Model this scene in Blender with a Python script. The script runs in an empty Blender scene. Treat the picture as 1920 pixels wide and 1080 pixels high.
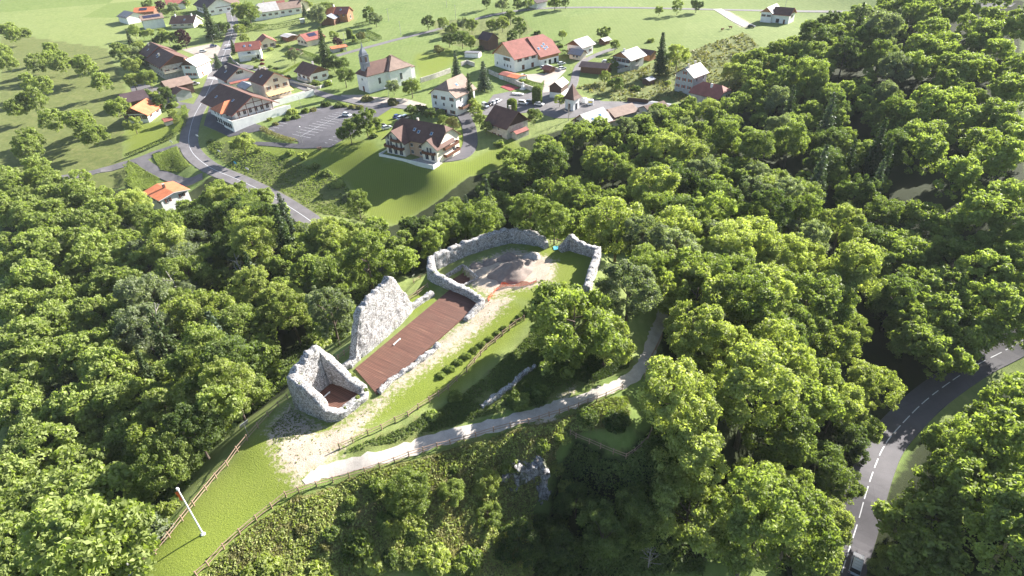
import bpy, bmesh, math, random
import numpy as np
from math import radians, degrees, sin, cos, pi, hypot, atan2
from mathutils import Vector, Matrix, noise
random.seed(7); RNG = np.random.default_rng(7)
sc = bpy.context.scene
C = sc.collection
# ------------------------------------------------------------------ camera
F, P, ROLL, H = 1130.0, radians(34.6), radians(3.0), 82.0
FW = np.array([0, cos(P), -sin(P)]); R0 = np.array([1.0, 0, 0]); U0 = np.array([0, sin(P), cos(P)])
RT = R0*cos(ROLL) - U0*sin(ROLL); UP = U0*cos(ROLL) + R0*sin(ROLL)
CAM = np.array([0, 0, H])
cd = bpy.data.cameras.new('camera'); cam = bpy.data.objects.new('camera', cd); C.objects.link(cam)
cd.sensor_width = 36; cd.lens = 36*F/1920; cd.clip_end = 5000; cd.clip_start = 0.5
M = Matrix(((RT[0], UP[0], -FW[0], 0), (RT[1], UP[1], -FW[1], 0), (RT[2], UP[2], -FW[2], H), (0, 0, 0, 1)))
cam.matrix_world = M
sc.camera = cam
# ------------------------------------------------------------------ light
SUN_EL, SUN_AZ = 25.0, 38.0           # azimuth from +X, counter-clockwise
w = bpy.data.worlds.new('World'); sc.world = w; w.use_nodes = True
nt = w.node_tree; nt.nodes.clear()
sky = nt.nodes.new('ShaderNodeTexSky'); sky.sky_type = 'NISHITA'; sky.sun_disc = False
sky.sun_elevation = radians(SUN_EL); sky.sun_rotation = radians(90-SUN_AZ); sky.air_density = 1.0; sky.dust_density = 1.0
bg = nt.nodes.new('ShaderNodeBackground'); bg.inputs[1].default_value = 0.06
wo = nt.nodes.new('ShaderNodeOutputWorld'); nt.links.new(sky.outputs[0], bg.inputs[0]); nt.links.new(bg.outputs[0], wo.inputs[0])
sl = bpy.data.lights.new('sun', 'SUN'); sl.energy = 5.0; sl.angle = radians(0.5); sl.color = (1.0, 0.95, 0.87)
so = bpy.data.objects.new('sun', sl); C.objects.link(so)
e, a = radians(SUN_EL), radians(SUN_AZ)
SUND = Vector((cos(e)*cos(a), cos(e)*sin(a), sin(e)))
so.rotation_euler = SUND.to_track_quat('Z', 'Y').to_euler(); so.location = (0, 0, 200)
sc.view_settings.view_transform = 'Standard'; sc.view_settings.look = 'None'; sc.view_settings.gamma = 1
sc.view_settings.use_curve_mapping = False; sc.view_settings.exposure = 1.98
sc.render.engine = 'CYCLES'
sc.cycles.max_bounces = 6; sc.cycles.diffuse_bounces = 3; sc.cycles.transmission_bounces = 4
sc.cycles.transparent_max_bounces = 4; sc.cycles.volume_bounces = 0

# ------------------------------------------------------------------ projection helpers
def ray(px, py):
    return FW*F + RT*(px-960) + UP*(540-py)
def at(px, py, z=0.0):
    d = ray(px, py); k = (z-H)/d[2]; return CAM + d*k

# ------------------------------------------------------------------ terrain
CP = [  # pixel x, pixel y, ground height
 (381,1002,18),(262,1078,17.6),(450,880,18),(560,915,17.9),(600,850,18),(662,690,18),(705,742,18),(848,543,18),(895,573,18),
 (800,680,17.7),(620,790,18),(560,780,18),(850,650,17.5),(950,590,17.6),(870,520,18),(960,505,18),(1020,465,18),(1110,480,18),
 (1100,545,18),(1000,540,18),(450,820,17.9),(350,950,17.8),(540,745,18),(640,655,18),(760,560,18),(930,455,18),
 (590,890,17.8),(700,865,17),(800,830,16),(900,805,15),(1000,780,14.2),(1100,745,13.5),(1190,710,13),(1215,650,12),(1240,590,10.5),(1258,500,8),
 (850,740,16.4),(760,800,16.6),(905,755,15.4),(1000,690,15),(1080,690,14),(1180,600,13.5),
 (560,960,16.4),(650,930,15.6),(500,1040,15.8),(700,1000,13.6),(800,900,14.4),(800,1000,11.3),(900,880,13),(950,850,13),(1010,850,12.6),
 (970,950,5.5),(1000,1060,2.5),(850,1070,8),(600,1070,12.8),(1100,810,12.3),(1175,860,11.6),(1230,800,12),(1200,760,12.8),
 (1150,920,6.5),(1180,1000,1.5),(1100,1075,-1),(1050,920,5),
 (1300,700,9),(1300,850,7),(1300,1000,0),(1400,700,3),(1400,850,0),(1450,1000,-7),(1500,800,-5),
 (1640,850,-17),(1610,1000,-17.2),(1605,1075,-17.5),(1680,800,-17),(1560,900,-13),(1550,1040,-15),(1720,780,-17),(1850,690,-17),
 (1400,500,0),(1550,500,-8),(1650,500,-14),(1750,560,-15),(1300,350,-3),(1450,300,-4),(1600,300,-8),(1600,150,2),(1800,250,-3),
 (1700,1000,-13),(1780,950,-8),(1880,900,-2),(1750,850,-14),
 (1100,300,-3),(1200,250,-2),(900,380,-8),(1000,350,-6),(1100,400,-5),(850,420,-9),(700,470,-8),(560,390,-7),(450,330,-5),
 (370,270,-3),(400,170,-.8),(430,100,1),(430,20,4),(760,350,-5.5),(700,400,-7.5),(850,315,-2),(640,330,-5),(650,283,-1.2),(500,270,-1.2),(560,320,-5),
 (300,300,-5),(250,330,-7),(300,370,-9),(250,430,-9),(350,450,-8),(450,480,-6),(600,520,-2),(250,600,-6),(400,600,-3),
 (250,750,-1),(590,235,0),(499,244,0),(622,275,-.5),(660,200,0),(420,230,-.5),(690,180,.2),(830,200,0),(960,170,0),(1030,200,0),(940,250,-1.5),(1100,190,0),(1250,170,-1),(1290,160,-1),
 (1100,150,.5),(950,130,1),(800,120,1.5),(600,130,1),(500,170,.3),(300,180,-1.5),(300,110,1),(300,40,4),(600,40,4),(900,30,4),(1200,60,3),(1450,50,4),(1650,30,6),(960,2,6),
 (40,100,2),(0,300,-4),(0,600,-6),(0,900,-4),(100,1040,2),(1900,450,-4),(1900,1060,0)]
WP = [(-150,700,18),(150,700,18),(450,600,50),(262,340,22),(330,300,38),(330,440,45),(255,500,18),(230,250,8),(-450,600,16),(0,1000,40),(500,1000,60),(-36,199,-1.1),(-46,206,-1.0),(-25,192.5,-1.4),(-28,210,-.8),(-500,1000,38),(0,-20,-8),(-60,10,4),(60,10,-14),(-500,200,-4),(500,200,40),(-150,0,-6),(150,0,-8),
 (-52,44,12),(-47,60,12),(-39,72,12),(-31,86,12),(-22,98,12.5),(-10,114,12),(-60,52,4),(-56,68,3),(-49,82,3),(-40,96,2),(-30,110,1),(-16,124,0),
 (6,122,10),(16,118,9),(26,112,9),(10,136,0),(24,130,1),(38,124,3),(-70,70,-2),(-60,95,-4),(-45,118,-6),(-22,140,-7)]
pts = [(*at(x, y, z)[:2], z) for x, y, z in CP] + WP
pts = np.array(pts, float)
S = 100.0
def _U(r2): return 0.5*r2*np.log(np.maximum(r2, 1e-12))
n = len(pts); XY = pts[:, :2]/S
D2 = ((XY[:, None]-XY[None])**2).sum(-1)
K = _U(D2) + np.eye(n)*0.0008
Pm = np.c_[np.ones(n), XY]
A = np.zeros((n+3, n+3)); A[:n, :n] = K; A[:n, n:] = Pm; A[n:, :n] = Pm.T
wt = np.linalg.solve(A, np.r_[pts[:, 2], np.zeros(3)])
def tps(x, y):
    x = np.asarray(x, float)/S; y = np.asarray(y, float)/S
    out = wt[n] + wt[n+1]*x + wt[n+2]*y
    for i in range(n):
        out = out + wt[i]*_U((x-XY[i, 0])**2+(y-XY[i, 1])**2)
    return out
xs = np.r_[np.arange(-560, -64, 4), np.arange(-64, 46, .6), np.arange(46, 100, 1.2), np.arange(100, 561, 4)]
ys = np.r_[np.arange(-24, 30, 3), np.arange(30, 125, .6), np.arange(125, 320, 2.2), np.arange(320, 1001, 8)]
GX, GY = np.meshgrid(xs, ys)
GZ = tps(GX, GY)
def _vn(x, y, s, seed=0):   # cheap smooth noise, sum of sines
    r = np.random.default_rng(seed); o = 0
    for k in range(7):
        a_ = r.uniform(0, 2*pi); f = s*r.uniform(.6, 1.7); o = o + np.sin((x*cos(a_)+y*sin(a_))*f + r.uniform(0, 7))
    return o/3.0
def T(x, y):
    x = np.asarray(x, float); y = np.asarray(y, float)
    i = np.clip(np.searchsorted(xs, x)-1, 0, len(xs)-2); j = np.clip(np.searchsorted(ys, y)-1, 0, len(ys)-2)
    u = (x-xs[i])/(xs[i+1]-xs[i]); v = (y-ys[j])/(ys[j+1]-ys[j]); u = np.clip(u, 0, 1); v = np.clip(v, 0, 1)
    return GZ[j, i]*(1-u)*(1-v)+GZ[j, i+1]*u*(1-v)+GZ[j+1, i]*(1-u)*v+GZ[j+1, i+1]*u*v
def hit(px, py, dz=0.0):    # first point of the pixel's ray on the surface terrain + dz
    d = ray(px, py); k = np.arange(20, 1000, 1.0)/F
    p = CAM[None]+d[None]*k[:, None]
    f = p[:, 2]-T(p[:, 0], p[:, 1])-dz
    idx = np.where(f < 0)[0]
    if len(idx) == 0: return None
    a0, b0 = k[max(idx[0]-1, 0)], k[idx[0]]
    for _ in range(12):
        m = .5*(a0+b0); q = CAM+d*m
        if q[2]-T(q[0], q[1])-dz < 0: b0 = m
        else: a0 = m
    return CAM+d*b0
def hz(px, py):
    p = hit(px, py); return (float(p[0]), float(p[1]))
def poly(*pp): return [hz(*q) for q in pp]
def sdist(X, Y, pg):       # signed distance to polygon, >0 inside
    X = np.asarray(X, float); Y = np.asarray(Y, float)
    ins = np.zeros(X.shape, bool); dm = np.full(X.shape, 1e9); k = len(pg)
    for i in range(k):
        x1, y1 = pg[i]; x2, y2 = pg[(i+1) % k]
        c = ((y1 > Y) != (y2 > Y)) & (X < (x2-x1)*(Y-y1)/((y2-y1) or 1e-9)+x1); ins ^= c
        dx, dy = x2-x1, y2-y1; t = np.clip(((X-x1)*dx+(Y-y1)*dy)/(dx*dx+dy*dy+1e-9), 0, 1)
        dm = np.minimum(dm, np.hypot(X-x1-t*dx, Y-y1-t*dy))
    return np.where(ins, dm, -dm)
def ldist(X, Y, ln):
    dm = np.full(np.shape(X), 1e9)
    for (x1, y1), (x2, y2) in zip(ln[:-1], ln[1:]):
        dx, dy = x2-x1, y2-y1; t = np.clip(((X-x1)*dx+(Y-y1)*dy)/(dx*dx+dy*dy+1e-9), 0, 1)
        dm = np.minimum(dm, np.hypot(X-x1-t*dx, Y-y1-t*dy))
    return dm

# ------------------------------------------------------------------ object helpers
def tag(o, label=None, cat=None, group=None, kind=None):
    if label: o['label'] = label
    if cat: o['category'] = cat
    if group: o['group'] = group
    if kind: o['kind'] = kind
    return o
def link(name, me, mats, parent=None, loc=None, smooth=False):
    o = bpy.data.objects.new(name, me); C.objects.link(o)
    for m in (mats if isinstance(mats, (list, tuple)) else [mats]): me.materials.append(m)
    if parent: o.parent = parent
    if loc is not None: o.location = loc
    if smooth: me.polygons.foreach_set('use_smooth', [True]*len(me.polygons))
    return o
def empty(name, loc, rz=0, label=None, cat=None, group=None):
    o = bpy.data.objects.new(name, None); C.objects.link(o); o.location = loc; o.rotation_euler = (0, 0, rz); o.empty_display_size = .5
    return tag(o, label, cat, group)
class MB:
    def __init__(s): s.v = []; s.f = []; s.m = []
    def add(s, vs, fs, m=0):
        b = len(s.v); s.v += [tuple(map(float, q)) for q in vs]; s.f += [tuple(b+i for i in f) for f in fs]; s.m += [m]*len(fs)
    def box(s, x0, x1, y0, y1, z0, z1, m=0, tr=None):
        vs = [(x, y, z) for z in (z0, z1) for y in (y0, y1) for x in (x0, x1)]
        if tr: vs = [tr(q) for q in vs]
        s.add(vs, [(0, 2, 3, 1), (4, 5, 7, 6), (0, 1, 5, 4), (2, 6, 7, 3), (0, 4, 6, 2), (1, 3, 7, 5)], m)
    def tube(s, a, b, r0, r1=None, k=8, m=0, cap=True):
        r1 = r0 if r1 is None else r1; a = Vector(a); b = Vector(b); d = (b-a).normalized()
        u = d.orthogonal().normalized(); v = d.cross(u)
        vs = [a+(u*cos(2*pi*i/k)+v*sin(2*pi*i/k))*r0 for i in range(k)]+[b+(u*cos(2*pi*i/k)+v*sin(2*pi*i/k))*r1 for i in range(k)]
        fs = [(i, (i+1) % k, k+(i+1) % k, k+i) for i in range(k)]
        if cap: fs += [tuple(range(k))[::-1], tuple(range(k, 2*k))]
        s.add(vs, fs, m)
    def mesh(s, name='m'):
        me = bpy.data.meshes.new(name); me.from_pydata(s.v, [], s.f); me.polygons.foreach_set('material_index', s.m); me.update(); return me
    def build(s, name, mats, parent=None, loc=None, smooth=False): return link(name, s.mesh(name), mats, parent, loc, smooth)

# ------------------------------------------------------------------ materials
def newmat(name):
    m = bpy.data.materials.new(name); m.use_nodes = True; t = m.node_tree
    return m, t, t.nodes['Principled BSDF'], t.nodes['Material Output']
def N(t, ty, **kw):
    n_ = t.nodes.new(ty)
    for k, v in kw.items(): setattr(n_, k, v)
    return n_
def tex(t, kind='noise', scale=1., coord='Object', detail=4, rough=.6, map_scale=None, rot=None):
    tc = N(t, 'ShaderNodeTexCoord'); src = tc.outputs[coord]
    if map_scale or rot:
        mp = N(t, 'ShaderNodeMapping'); t.links.new(src, mp.inputs[0]); src = mp.outputs[0]
        if map_scale: mp.inputs['Scale'].default_value = map_scale
        if rot: mp.inputs['Rotation'].default_value = rot
    if kind == 'noise':
        x = N(t, 'ShaderNodeTexNoise'); x.inputs['Scale'].default_value = scale; x.inputs['Detail'].default_value = detail; x.inputs['Roughness'].default_value = rough; o = x.outputs[0]
    elif kind == 'wave':
        x = N(t, 'ShaderNodeTexWave'); x.inputs['Scale'].default_value = scale; x.inputs['Distortion'].default_value = .6; x.inputs['Detail'].default_value = 2; o = x.outputs['Fac']
    else:
        x = N(t, 'ShaderNodeTexVoronoi'); x.inputs['Scale'].default_value = scale
        if kind == 'edge': x.feature = 'DISTANCE_TO_EDGE'
        o = x.outputs['Distance']
        if kind == 'cell': o = x.outputs['Color']
    t.links.new(src, x.inputs['Vector']); return o
def ramp(t, src, stops):
    r = N(t, 'ShaderNodeValToRGB'); t.links.new(src, r.inputs[0]); cr = r.color_ramp
    while len(cr.elements) < len(stops): cr.elements.new(.5)
    for el, (p, c) in zip(cr.elements, stops): el.position = p; el.color = (*c, 1) if len(c) == 3 else c
    return r.outputs[0]
def mix(t, fac, a_, b_, mode='MIX'):
    m = N(t, 'ShaderNodeMix', data_type='RGBA', blend_type=mode)
    for s_, i in ((fac, 0), (a_, 6), (b_, 7)):
        if hasattr(s_, 'links') or hasattr(s_, 'is_linked'): t.links.new(s_, m.inputs[i])
        elif i == 0: m.inputs[0].default_value = s_
        else: m.inputs[i].default_value = (*s_, 1)
    return m.outputs[2]
def math_(t, op, a_, b_=None):
    m = N(t, 'ShaderNodeMath', operation=op)
    for i, s_ in enumerate((a_, b_)):
        if s_ is None: continue
        if isinstance(s_, (int, float)): m.inputs[i].default_value = s_
        else: t.links.new(s_, m.inputs[i])
    return m.outputs[0]
def bump(t, p, src, strength=.5, dist=.1):
    b = N(t, 'ShaderNodeBump'); b.inputs['Strength'].default_value = strength; b.inputs['Distance'].default_value = dist
    t.links.new(src, b.inputs['Height']); t.links.new(b.outputs[0], p.inputs['Normal'])
def simple(name, col, rough=.8, var=.25, scale=1.5, bmp=0, metal=0, coord='Object'):
    m, t, p, o = newmat(name); nz = tex(t, 'noise', scale, coord)
    c2 = tuple(c*(1-var) for c in col); c3 = tuple(min(1, c*(1+var*.5)) for c in col)
    t.links.new(ramp(t, nz, [(.3, c2), (.7, c3)]), p.inputs['Base Color']); p.inputs['Roughness'].default_value = rough; p.inputs['Metallic'].default_value = metal
    p.inputs['Specular IOR Level'].default_value = .3
    if bmp: bump(t, p, tex(t, 'noise', scale*6, coord), bmp, .05)
    return m
def roofmat(name, col, rows=2.6, var=.35):
    m, t, p, o = newmat(name)
    g = tex(t, 'wave', rows, 'Object', map_scale=(0, 0, 1)); nz = tex(t, 'noise', .5); n2 = tex(t, 'noise', 9, detail=2)
    c = ramp(t, nz, [(.3, tuple(k*(1-var) for k in col)), (.7, tuple(k*(1+var*.6) for k in col))])
    c = mix(t, .35, c, ramp(t, n2, [(.3, tuple(k*.5 for k in col)), (.75, tuple(min(1, k*1.7) for k in col))]))
    t.links.new(c, p.inputs['Base Color']); p.inputs['Roughness'].default_value = .75; p.inputs['Specular IOR Level'].default_value = .25; bump(t, p, g, .5, .08); return m
def plankmat(name, col, scale=3., axis=(1, 1, 0)):
    m, t, p, o = newmat(name)
    g = tex(t, 'wave', scale, 'Object', map_scale=axis); nz = tex(t, 'noise', 2.5, map_scale=(4, 4, .6))
    c = ramp(t, nz, [(.3, tuple(k*.6 for k in col)), (.7, tuple(k*1.3 for k in col))])
    c = mix(t, math_(t, 'MULTIPLY', math_(t, 'POWER', g, 6), .6), c, tuple(k*.25 for k in col))
    t.links.new(c, p.inputs['Base Color']); p.inputs['Roughness'].default_value = .8; return m

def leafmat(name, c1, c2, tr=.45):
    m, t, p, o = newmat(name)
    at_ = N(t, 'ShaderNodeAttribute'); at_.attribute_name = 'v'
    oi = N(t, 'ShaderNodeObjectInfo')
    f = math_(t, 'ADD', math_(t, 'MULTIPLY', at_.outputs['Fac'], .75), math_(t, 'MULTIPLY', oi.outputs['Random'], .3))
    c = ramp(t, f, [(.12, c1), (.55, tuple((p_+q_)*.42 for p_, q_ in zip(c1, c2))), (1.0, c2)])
    t.links.new(c, p.inputs['Base Color']); p.inputs['Roughness'].default_value = .62; p.inputs['Specular IOR Level'].default_value = .35
    tl = N(t, 'ShaderNodeBsdfTranslucent'); ct = mix(t, 1.0, c, (1.35, 1.5, .6), 'MULTIPLY')
    t.links.new(ct, tl.inputs[0]); ms = N(t, 'ShaderNodeMixShader'); ms.inputs[0].default_value = tr
    t.links.new(p.outputs[0], ms.inputs[1]); t.links.new(tl.outputs[0], ms.inputs[2]); t.links.new(ms.outputs[0], o.inputs[0]); return m
MT = {}
MT['leaf_bright'] = leafmat('leaf_bright', (.15, .19, .04), (.52, .56, .21))
MT['leaf_mid'] = leafmat('leaf_mid', (.09, .13, .03), (.37, .43, .14))
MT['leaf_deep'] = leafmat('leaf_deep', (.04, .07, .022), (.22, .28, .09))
MT['leaf_grey'] = leafmat('leaf_grey', (.10, .13, .07), (.36, .40, .25))
MT['needle'] = leafmat('needle', (.03, .06, .025), (.13, .17, .06), .25)
MT['needle_pale'] = leafmat('needle_pale', (.06, .09, .055), (.16, .21, .13), .25)
MT['leaf_purple'] = leafmat('leaf_purple', (.03, .006, .012), (.09, .015, .03), .2)
MT['leaf_red'] = leafmat('leaf_red', (.12, .012, .02), (.3, .03, .05), .3)
MT['leaf_olive'] = leafmat('leaf_olive', (.12, .125, .035), (.36, .33, .14), .3)
MT['bark'] = simple('bark', (.13, .10, .08), .9, .4, 3)
MT['dead_wood'] = simple('dead_wood', (.34, .31, .28), .9, .3, 3)
MT['log'] = simple('log', (.34, .23, .17), .8, .35, 4)
MT['white_wall'] = simple('white_wall', (.78, .78, .76), .85, .12, .6)
MT['cream_wall'] = simple('cream_wall', (.72, .64, .50), .85, .15, .6)
MT['ivory_wall'] = simple('ivory_wall', (.80, .73, .62), .85, .12, .6)
MT['peach_wall'] = simple('peach_wall', (.55, .36, .24), .85, .12, .8)
MT['grey_wall'] = simple('grey_wall', (.42, .43, .43), .85, .2, .8)
MT['old_wall'] = simple('old_wall', (.56, .52, .46), .9, .35, .9)
MT['brown_wood'] = plankmat('brown_wood', (.16, .075, .04))
MT['dark_wood'] = plankmat('dark_wood', (.10, .055, .04))
MT['pale_wood'] = plankmat('pale_wood', (.52, .37, .22))
MT['orange_wood'] = plankmat('orange_wood', (.42, .20, .09))
MT['roof_brown'] = roofmat('roof_brown', (.125, .068, .055))
MT['roof_tan'] = roofmat('roof_tan', (.26, .185, .15))
MT['roof_red'] = roofmat('roof_red', (.28, .10, .08))
MT['roof_orange'] = roofmat('roof_orange', (.52, .17, .08))
MT['roof_dark'] = roofmat('roof_dark', (.075, .05, .055))
MT['roof_grey'] = roofmat('roof_grey', (.24, .24, .26))
MT['roof_pale'] = roofmat('roof_pale', (.45, .43, .42))
MT['slate'] = roofmat('slate', (.22, .24, .28), 5)
MT['fascia_red'] = simple('fascia_red', (.33, .09, .05), .6, .15)
MT['fascia_brown'] = simple('fascia_brown', (.14, .075, .05), .7, .15)
MT['fascia_white'] = simple('fascia_white', (.7, .7, .7), .6, .1)
MT['shutter'] = simple('shutter', (.15, .06, .035), .7, .2, 4)
MT['metal'] = simple('metal', (.35, .36, .37), .4, .1, 2, metal=.6)
MT['white_paint'] = simple('white_paint', (.8, .8, .8), .5, .06, 3)
MT['line_paint'] = simple('line_paint', (.60, .61, .64), .7, .25, 6, coord='Generated')
MT['concrete'] = simple('concrete', (.42, .40, .38), .9, .3, 1.2)
def glass():
    m, t, p, o = newmat('glass'); p.inputs['Base Color'].default_value = (.02, .025, .03, 1); p.inputs['Roughness'].default_value = .12; return m
MT['glass'] = glass()
def glassb():
    m, t, p, o = newmat('skylight_glass'); p.inputs['Base Color'].default_value = (.06, .16, .30, 1); p.inputs['Roughness'].default_value = .08; return m
MT['skyglass'] = glassb()
MT['rubber'] = simple('rubber', (.02, .02, .02), .9, .1)
def carpaint(name, col, metal=.2):
    m, t, p, o = newmat(name); p.inputs['Base Color'].default_value = (*col, 1); p.inputs['Roughness'].default_value = .25; p.inputs['Metallic'].default_value = metal
    p.inputs['Coat Weight'].default_value = .5; return m
for k, c in dict(white=(.75, .76, .78), silver=(.58, .61, .66), black=(.02, .02, .025), blue=(.03, .06, .22), red=(.3, .03, .03), grey=(.15, .16, .18)).items(): MT['car_'+k] = carpaint('car_'+k, c)
def stone():
    m, t, p, o = newmat('rubble_stone')
    col = tex(t, 'cell', 3.3); d = tex(t, 'edge', 3.3); nz = tex(t, 'noise', 1.3); n2 = tex(t, 'noise', 12)
    sep = N(t, 'ShaderNodeSeparateColor'); t.links.new(col, sep.inputs[0])
    c = ramp(t, sep.outputs[0], [(0, (.13, .12, .12)), (.22, (.36, .35, .35)), (.5, (.52, .51, .51)), (1, (.68, .68, .69))])
    c = mix(t, .45, c, ramp(t, n2, [(.35, (.14, .13, .125)), (.55, (.50, .49, .48)), (.7, (.72, .71, .70))]))
    c = mix(t, ramp(t, nz, [(.5, (0, 0, 0)), (.72, (.55, .55, .55))]), c, (.34, .30, .25))
    c = mix(t, ramp(t, d, [(0, (1, 1, 1)), (.10, (0, 0, 0))]), c, (.07, .06, .06))
    n4 = tex(t, 'noise', .9, detail=6)
    c = mix(t, ramp(t, n4, [(.64, (0, 0, 0)), (.7, (.7, .7, .7))]), c, (.13, .16, .05))
    t.links.new(c, p.inputs['Base Color']); p.inputs['Roughness'].default_value = .95; p.inputs['Specular IOR Level'].default_value = .1
    bump(t, p, ramp(t, d, [(0, (0, 0, 0)), (.15, (1, 1, 1))]), .8, .08); return m
MT['stone'] = stone()
def deckm():
    m, t, p, o = newmat('deck_planks')
    g = tex(t, 'noise', 1.0, map_scale=(4.2, .14, 1), detail=5, rough=.75); w_ = tex(t, 'wave', 1.15, map_scale=(1, 0, 0)); n3 = tex(t, 'noise', .35)
    c = ramp(t, g, [(.25, (.06, .018, .012)), (.5, (.125, .052, .034)), (.62, (.165, .07, .046)), (.78, (.40, .22, .14))])
    c = mix(t, ramp(t, n3, [(.4, (0, 0, 0)), (.75, (.35, .35, .35))]), c, (.16, .09, .06))
    c = mix(t, math_(t, 'MULTIPLY', math_(t, 'POWER', w_, 8), .8), c, (.02, .01, .008))
    t.links.new(c, p.inputs['Base Color']); p.inputs['Roughness'].default_value = .7; bump(t, p, g, .5, .03); return m
MT['deck'] = deckm()
def asphalt(name, col=(.075, .07, .08)):
    m, t, p, o = newmat(name); a1 = tex(t, 'noise', .25, detail=6); a2 = tex(t, 'noise', 8)
    c = ramp(t, a1, [(.3, tuple(k*.75 for k in col)), (.7, tuple(k*1.35 for k in col))]); c = mix(t, .3, c, ramp(t, a2, [(.3, tuple(k*.6 for k in col)), (.7, tuple(k*1.5 for k in col))]))
    crk = tex(t, 'edge', .22); c = mix(t, ramp(t, crk, [(0, (.5, .5, .5)), (.012, (0, 0, 0))]), c, tuple(k*.5 for k in col))
    t.links.new(c, p.inputs['Base Color']); p.inputs['Roughness'].default_value = .85; return m
MT['asphalt'] = asphalt('asphalt'); MT['asphalt_old'] = asphalt('asphalt_old', (.13, .12, .125)); MT['paving'] = asphalt('paving', (.34, .29, .25))
def gravel(name, col=(.43, .39, .35)):
    m, t, p, o = newmat(name); a1 = tex(t, 'noise', .6, detail=8, rough=.7); a2 = tex(t, 'noise', 14)
    c = ramp(t, a1, [(.3, tuple(k*.6 for k in col)), (.6, col), (.8, tuple(min(1, k*1.3) for k in col))]); c = mix(t, .35, c, ramp(t, a2, [(.35, tuple(k*.5 for k in col)), (.7, tuple(min(1, k*1.5) for k in col))]))
    t.links.new(c, p.inputs['Base Color']); p.inputs['Roughness'].default_value = .95; bump(t, p, a2, .6, .04); return m
MT['gravel'] = gravel('gravel'); MT['spoil'] = gravel('spoil', (.24, .195, .17))
def groundmat():
    m, t, p, o = newmat('ground')
    a1 = N(t, 'ShaderNodeAttribute'); a1.attribute_name = 'zone'; s1 = N(t, 'ShaderNodeSeparateColor'); t.links.new(a1.outputs['Color'], s1.inputs[0])
    a2 = N(t, 'ShaderNodeAttribute'); a2.attribute_name = 'zone2'; s2 = N(t, 'ShaderNodeSeparateColor'); t.links.new(a2.outputs['Color'], s2.inputs[0])
    big = tex(t, 'noise', .05, detail=6, rough=.65); md = tex(t, 'noise', .45, detail=8, rough=.7); fi = tex(t, 'noise', 5, detail=6, rough=.75)
    # meadow
    c = ramp(t, md, [(.25, (.06, .10, .028)), (.5, (.135, .195, .052)), (.75, (.27, .31, .11))])
    c = mix(t, ramp(t, big, [(.35, (0, 0, 0)), (.7, (.6, .6, .6))]), c, (.20, .24, .085))
    par = tex(t, 'cell', .011, map_scale=(1, .55, 1), rot=(0, 0, .5)); sp_ = N(t, 'ShaderNodeSeparateColor'); t.links.new(par, sp_.inputs[0])
    c = mix(t, math_(t, 'MULTIPLY', sp_.outputs[0], .55), c, (.12, .17, .035)); c = mix(t, math_(t, 'MULTIPLY', sp_.outputs[1], .35), c, (.34, .34, .14))
    mow = tex(t, 'wave', .16, map_scale=(1, .6, 0)); c = mix(t, math_(t, 'MULTIPLY', math_(t, 'POWER', mow, 3), .22), c, (.10, .14, .035))
    lawn = ramp(t, fi, [(.2, (.075, .10, .02)), (.5, (.15, .20, .026)), (.8, (.25, .285, .05))])
    lawn = mix(t, ramp(t, big, [(.3, (0, 0, 0)), (.8, (.5, .5, .5))]), lawn, (.18, .19, .055))
    stripe = tex(t, 'wave', .42, map_scale=(1, -.25, 0)); lawn = mix(t, math_(t, 'MULTIPLY', math_(t, 'MULTIPLY', stripe, s2.outputs[0]), .35), lawn, (.08, .11, .02))
    c = mix(t, s2.outputs[1], c, lawn)
    rough = ramp(t, md, [(.25, (.06, .085, .02)), (.5, (.13, .16, .045)), (.62, (.20, .20, .075)), (.8, (.27, .19, .10))]); rough = mix(t, .5, rough, ramp(t, fi, [(.3, (.03, .045, .012)), (.7, (.22, .24, .085))]))
    def brk(sock, amt=.9):
        return ramp(t, math_(t, 'ADD', sock, math_(t, 'MULTIPLY', math_(t, 'SUBTRACT', md, .5), amt)), [(.42, (0, 0, 0)), (.58, (1, 1, 1))])
    c = mix(t, brk(s1.outputs[2]), c, rough)
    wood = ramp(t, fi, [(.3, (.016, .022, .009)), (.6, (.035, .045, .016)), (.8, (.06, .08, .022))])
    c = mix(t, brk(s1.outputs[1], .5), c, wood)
    dirt = ramp(t, md, [(.25, (.24, .185, .14)), (.5, (.40, .33, .26)), (.75, (.50, .44, .37))]); dirt = mix(t, .3, dirt, ramp(t, fi, [(.3, (.2, .15, .11)), (.7, (.62, .56, .48))]))
    n5 = tex(t, 'noise', 1.6, detail=8, rough=.75)
    df = ramp(t, math_(t, 'ADD', s1.outputs[0], math_(t, 'MULTIPLY', math_(t, 'SUBTRACT', n5, .5), 1.5)), [(.38, (0, 0, 0)), (.62, (1, 1, 1))])
    c = mix(t, df, c, dirt)
    t.links.new(c, p.inputs['Base Color']); p.inputs['Roughness'].default_value = .95; p.inputs['Specular IOR Level'].default_value = .15
    bump(t, p, fi, .8, .18); return m
MT['ground'] = groundmat()
def resample(ln, step):
    out = []
    for (x1, y1), (x2, y2) in zip(ln[:-1], ln[1:]):
        k = max(1, int(hypot(x2-x1, y2-y1)/step)); out += [(x1+(x2-x1)*i/k, y1+(y2-y1)*i/k) for i in range(k)]
    return out+[ln[-1]]
def chaikin(ln, it=2):
    for _ in range(it):
        o = [ln[0]]
        for a_, b_ in zip(ln[:-1], ln[1:]): o += [(a_[0]*.75+b_[0]*.25, a_[1]*.75+b_[1]*.25), (a_[0]*.25+b_[0]*.75, a_[1]*.25+b_[1]*.75)]
        ln = o+[ln[-1]]
    return ln
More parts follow.
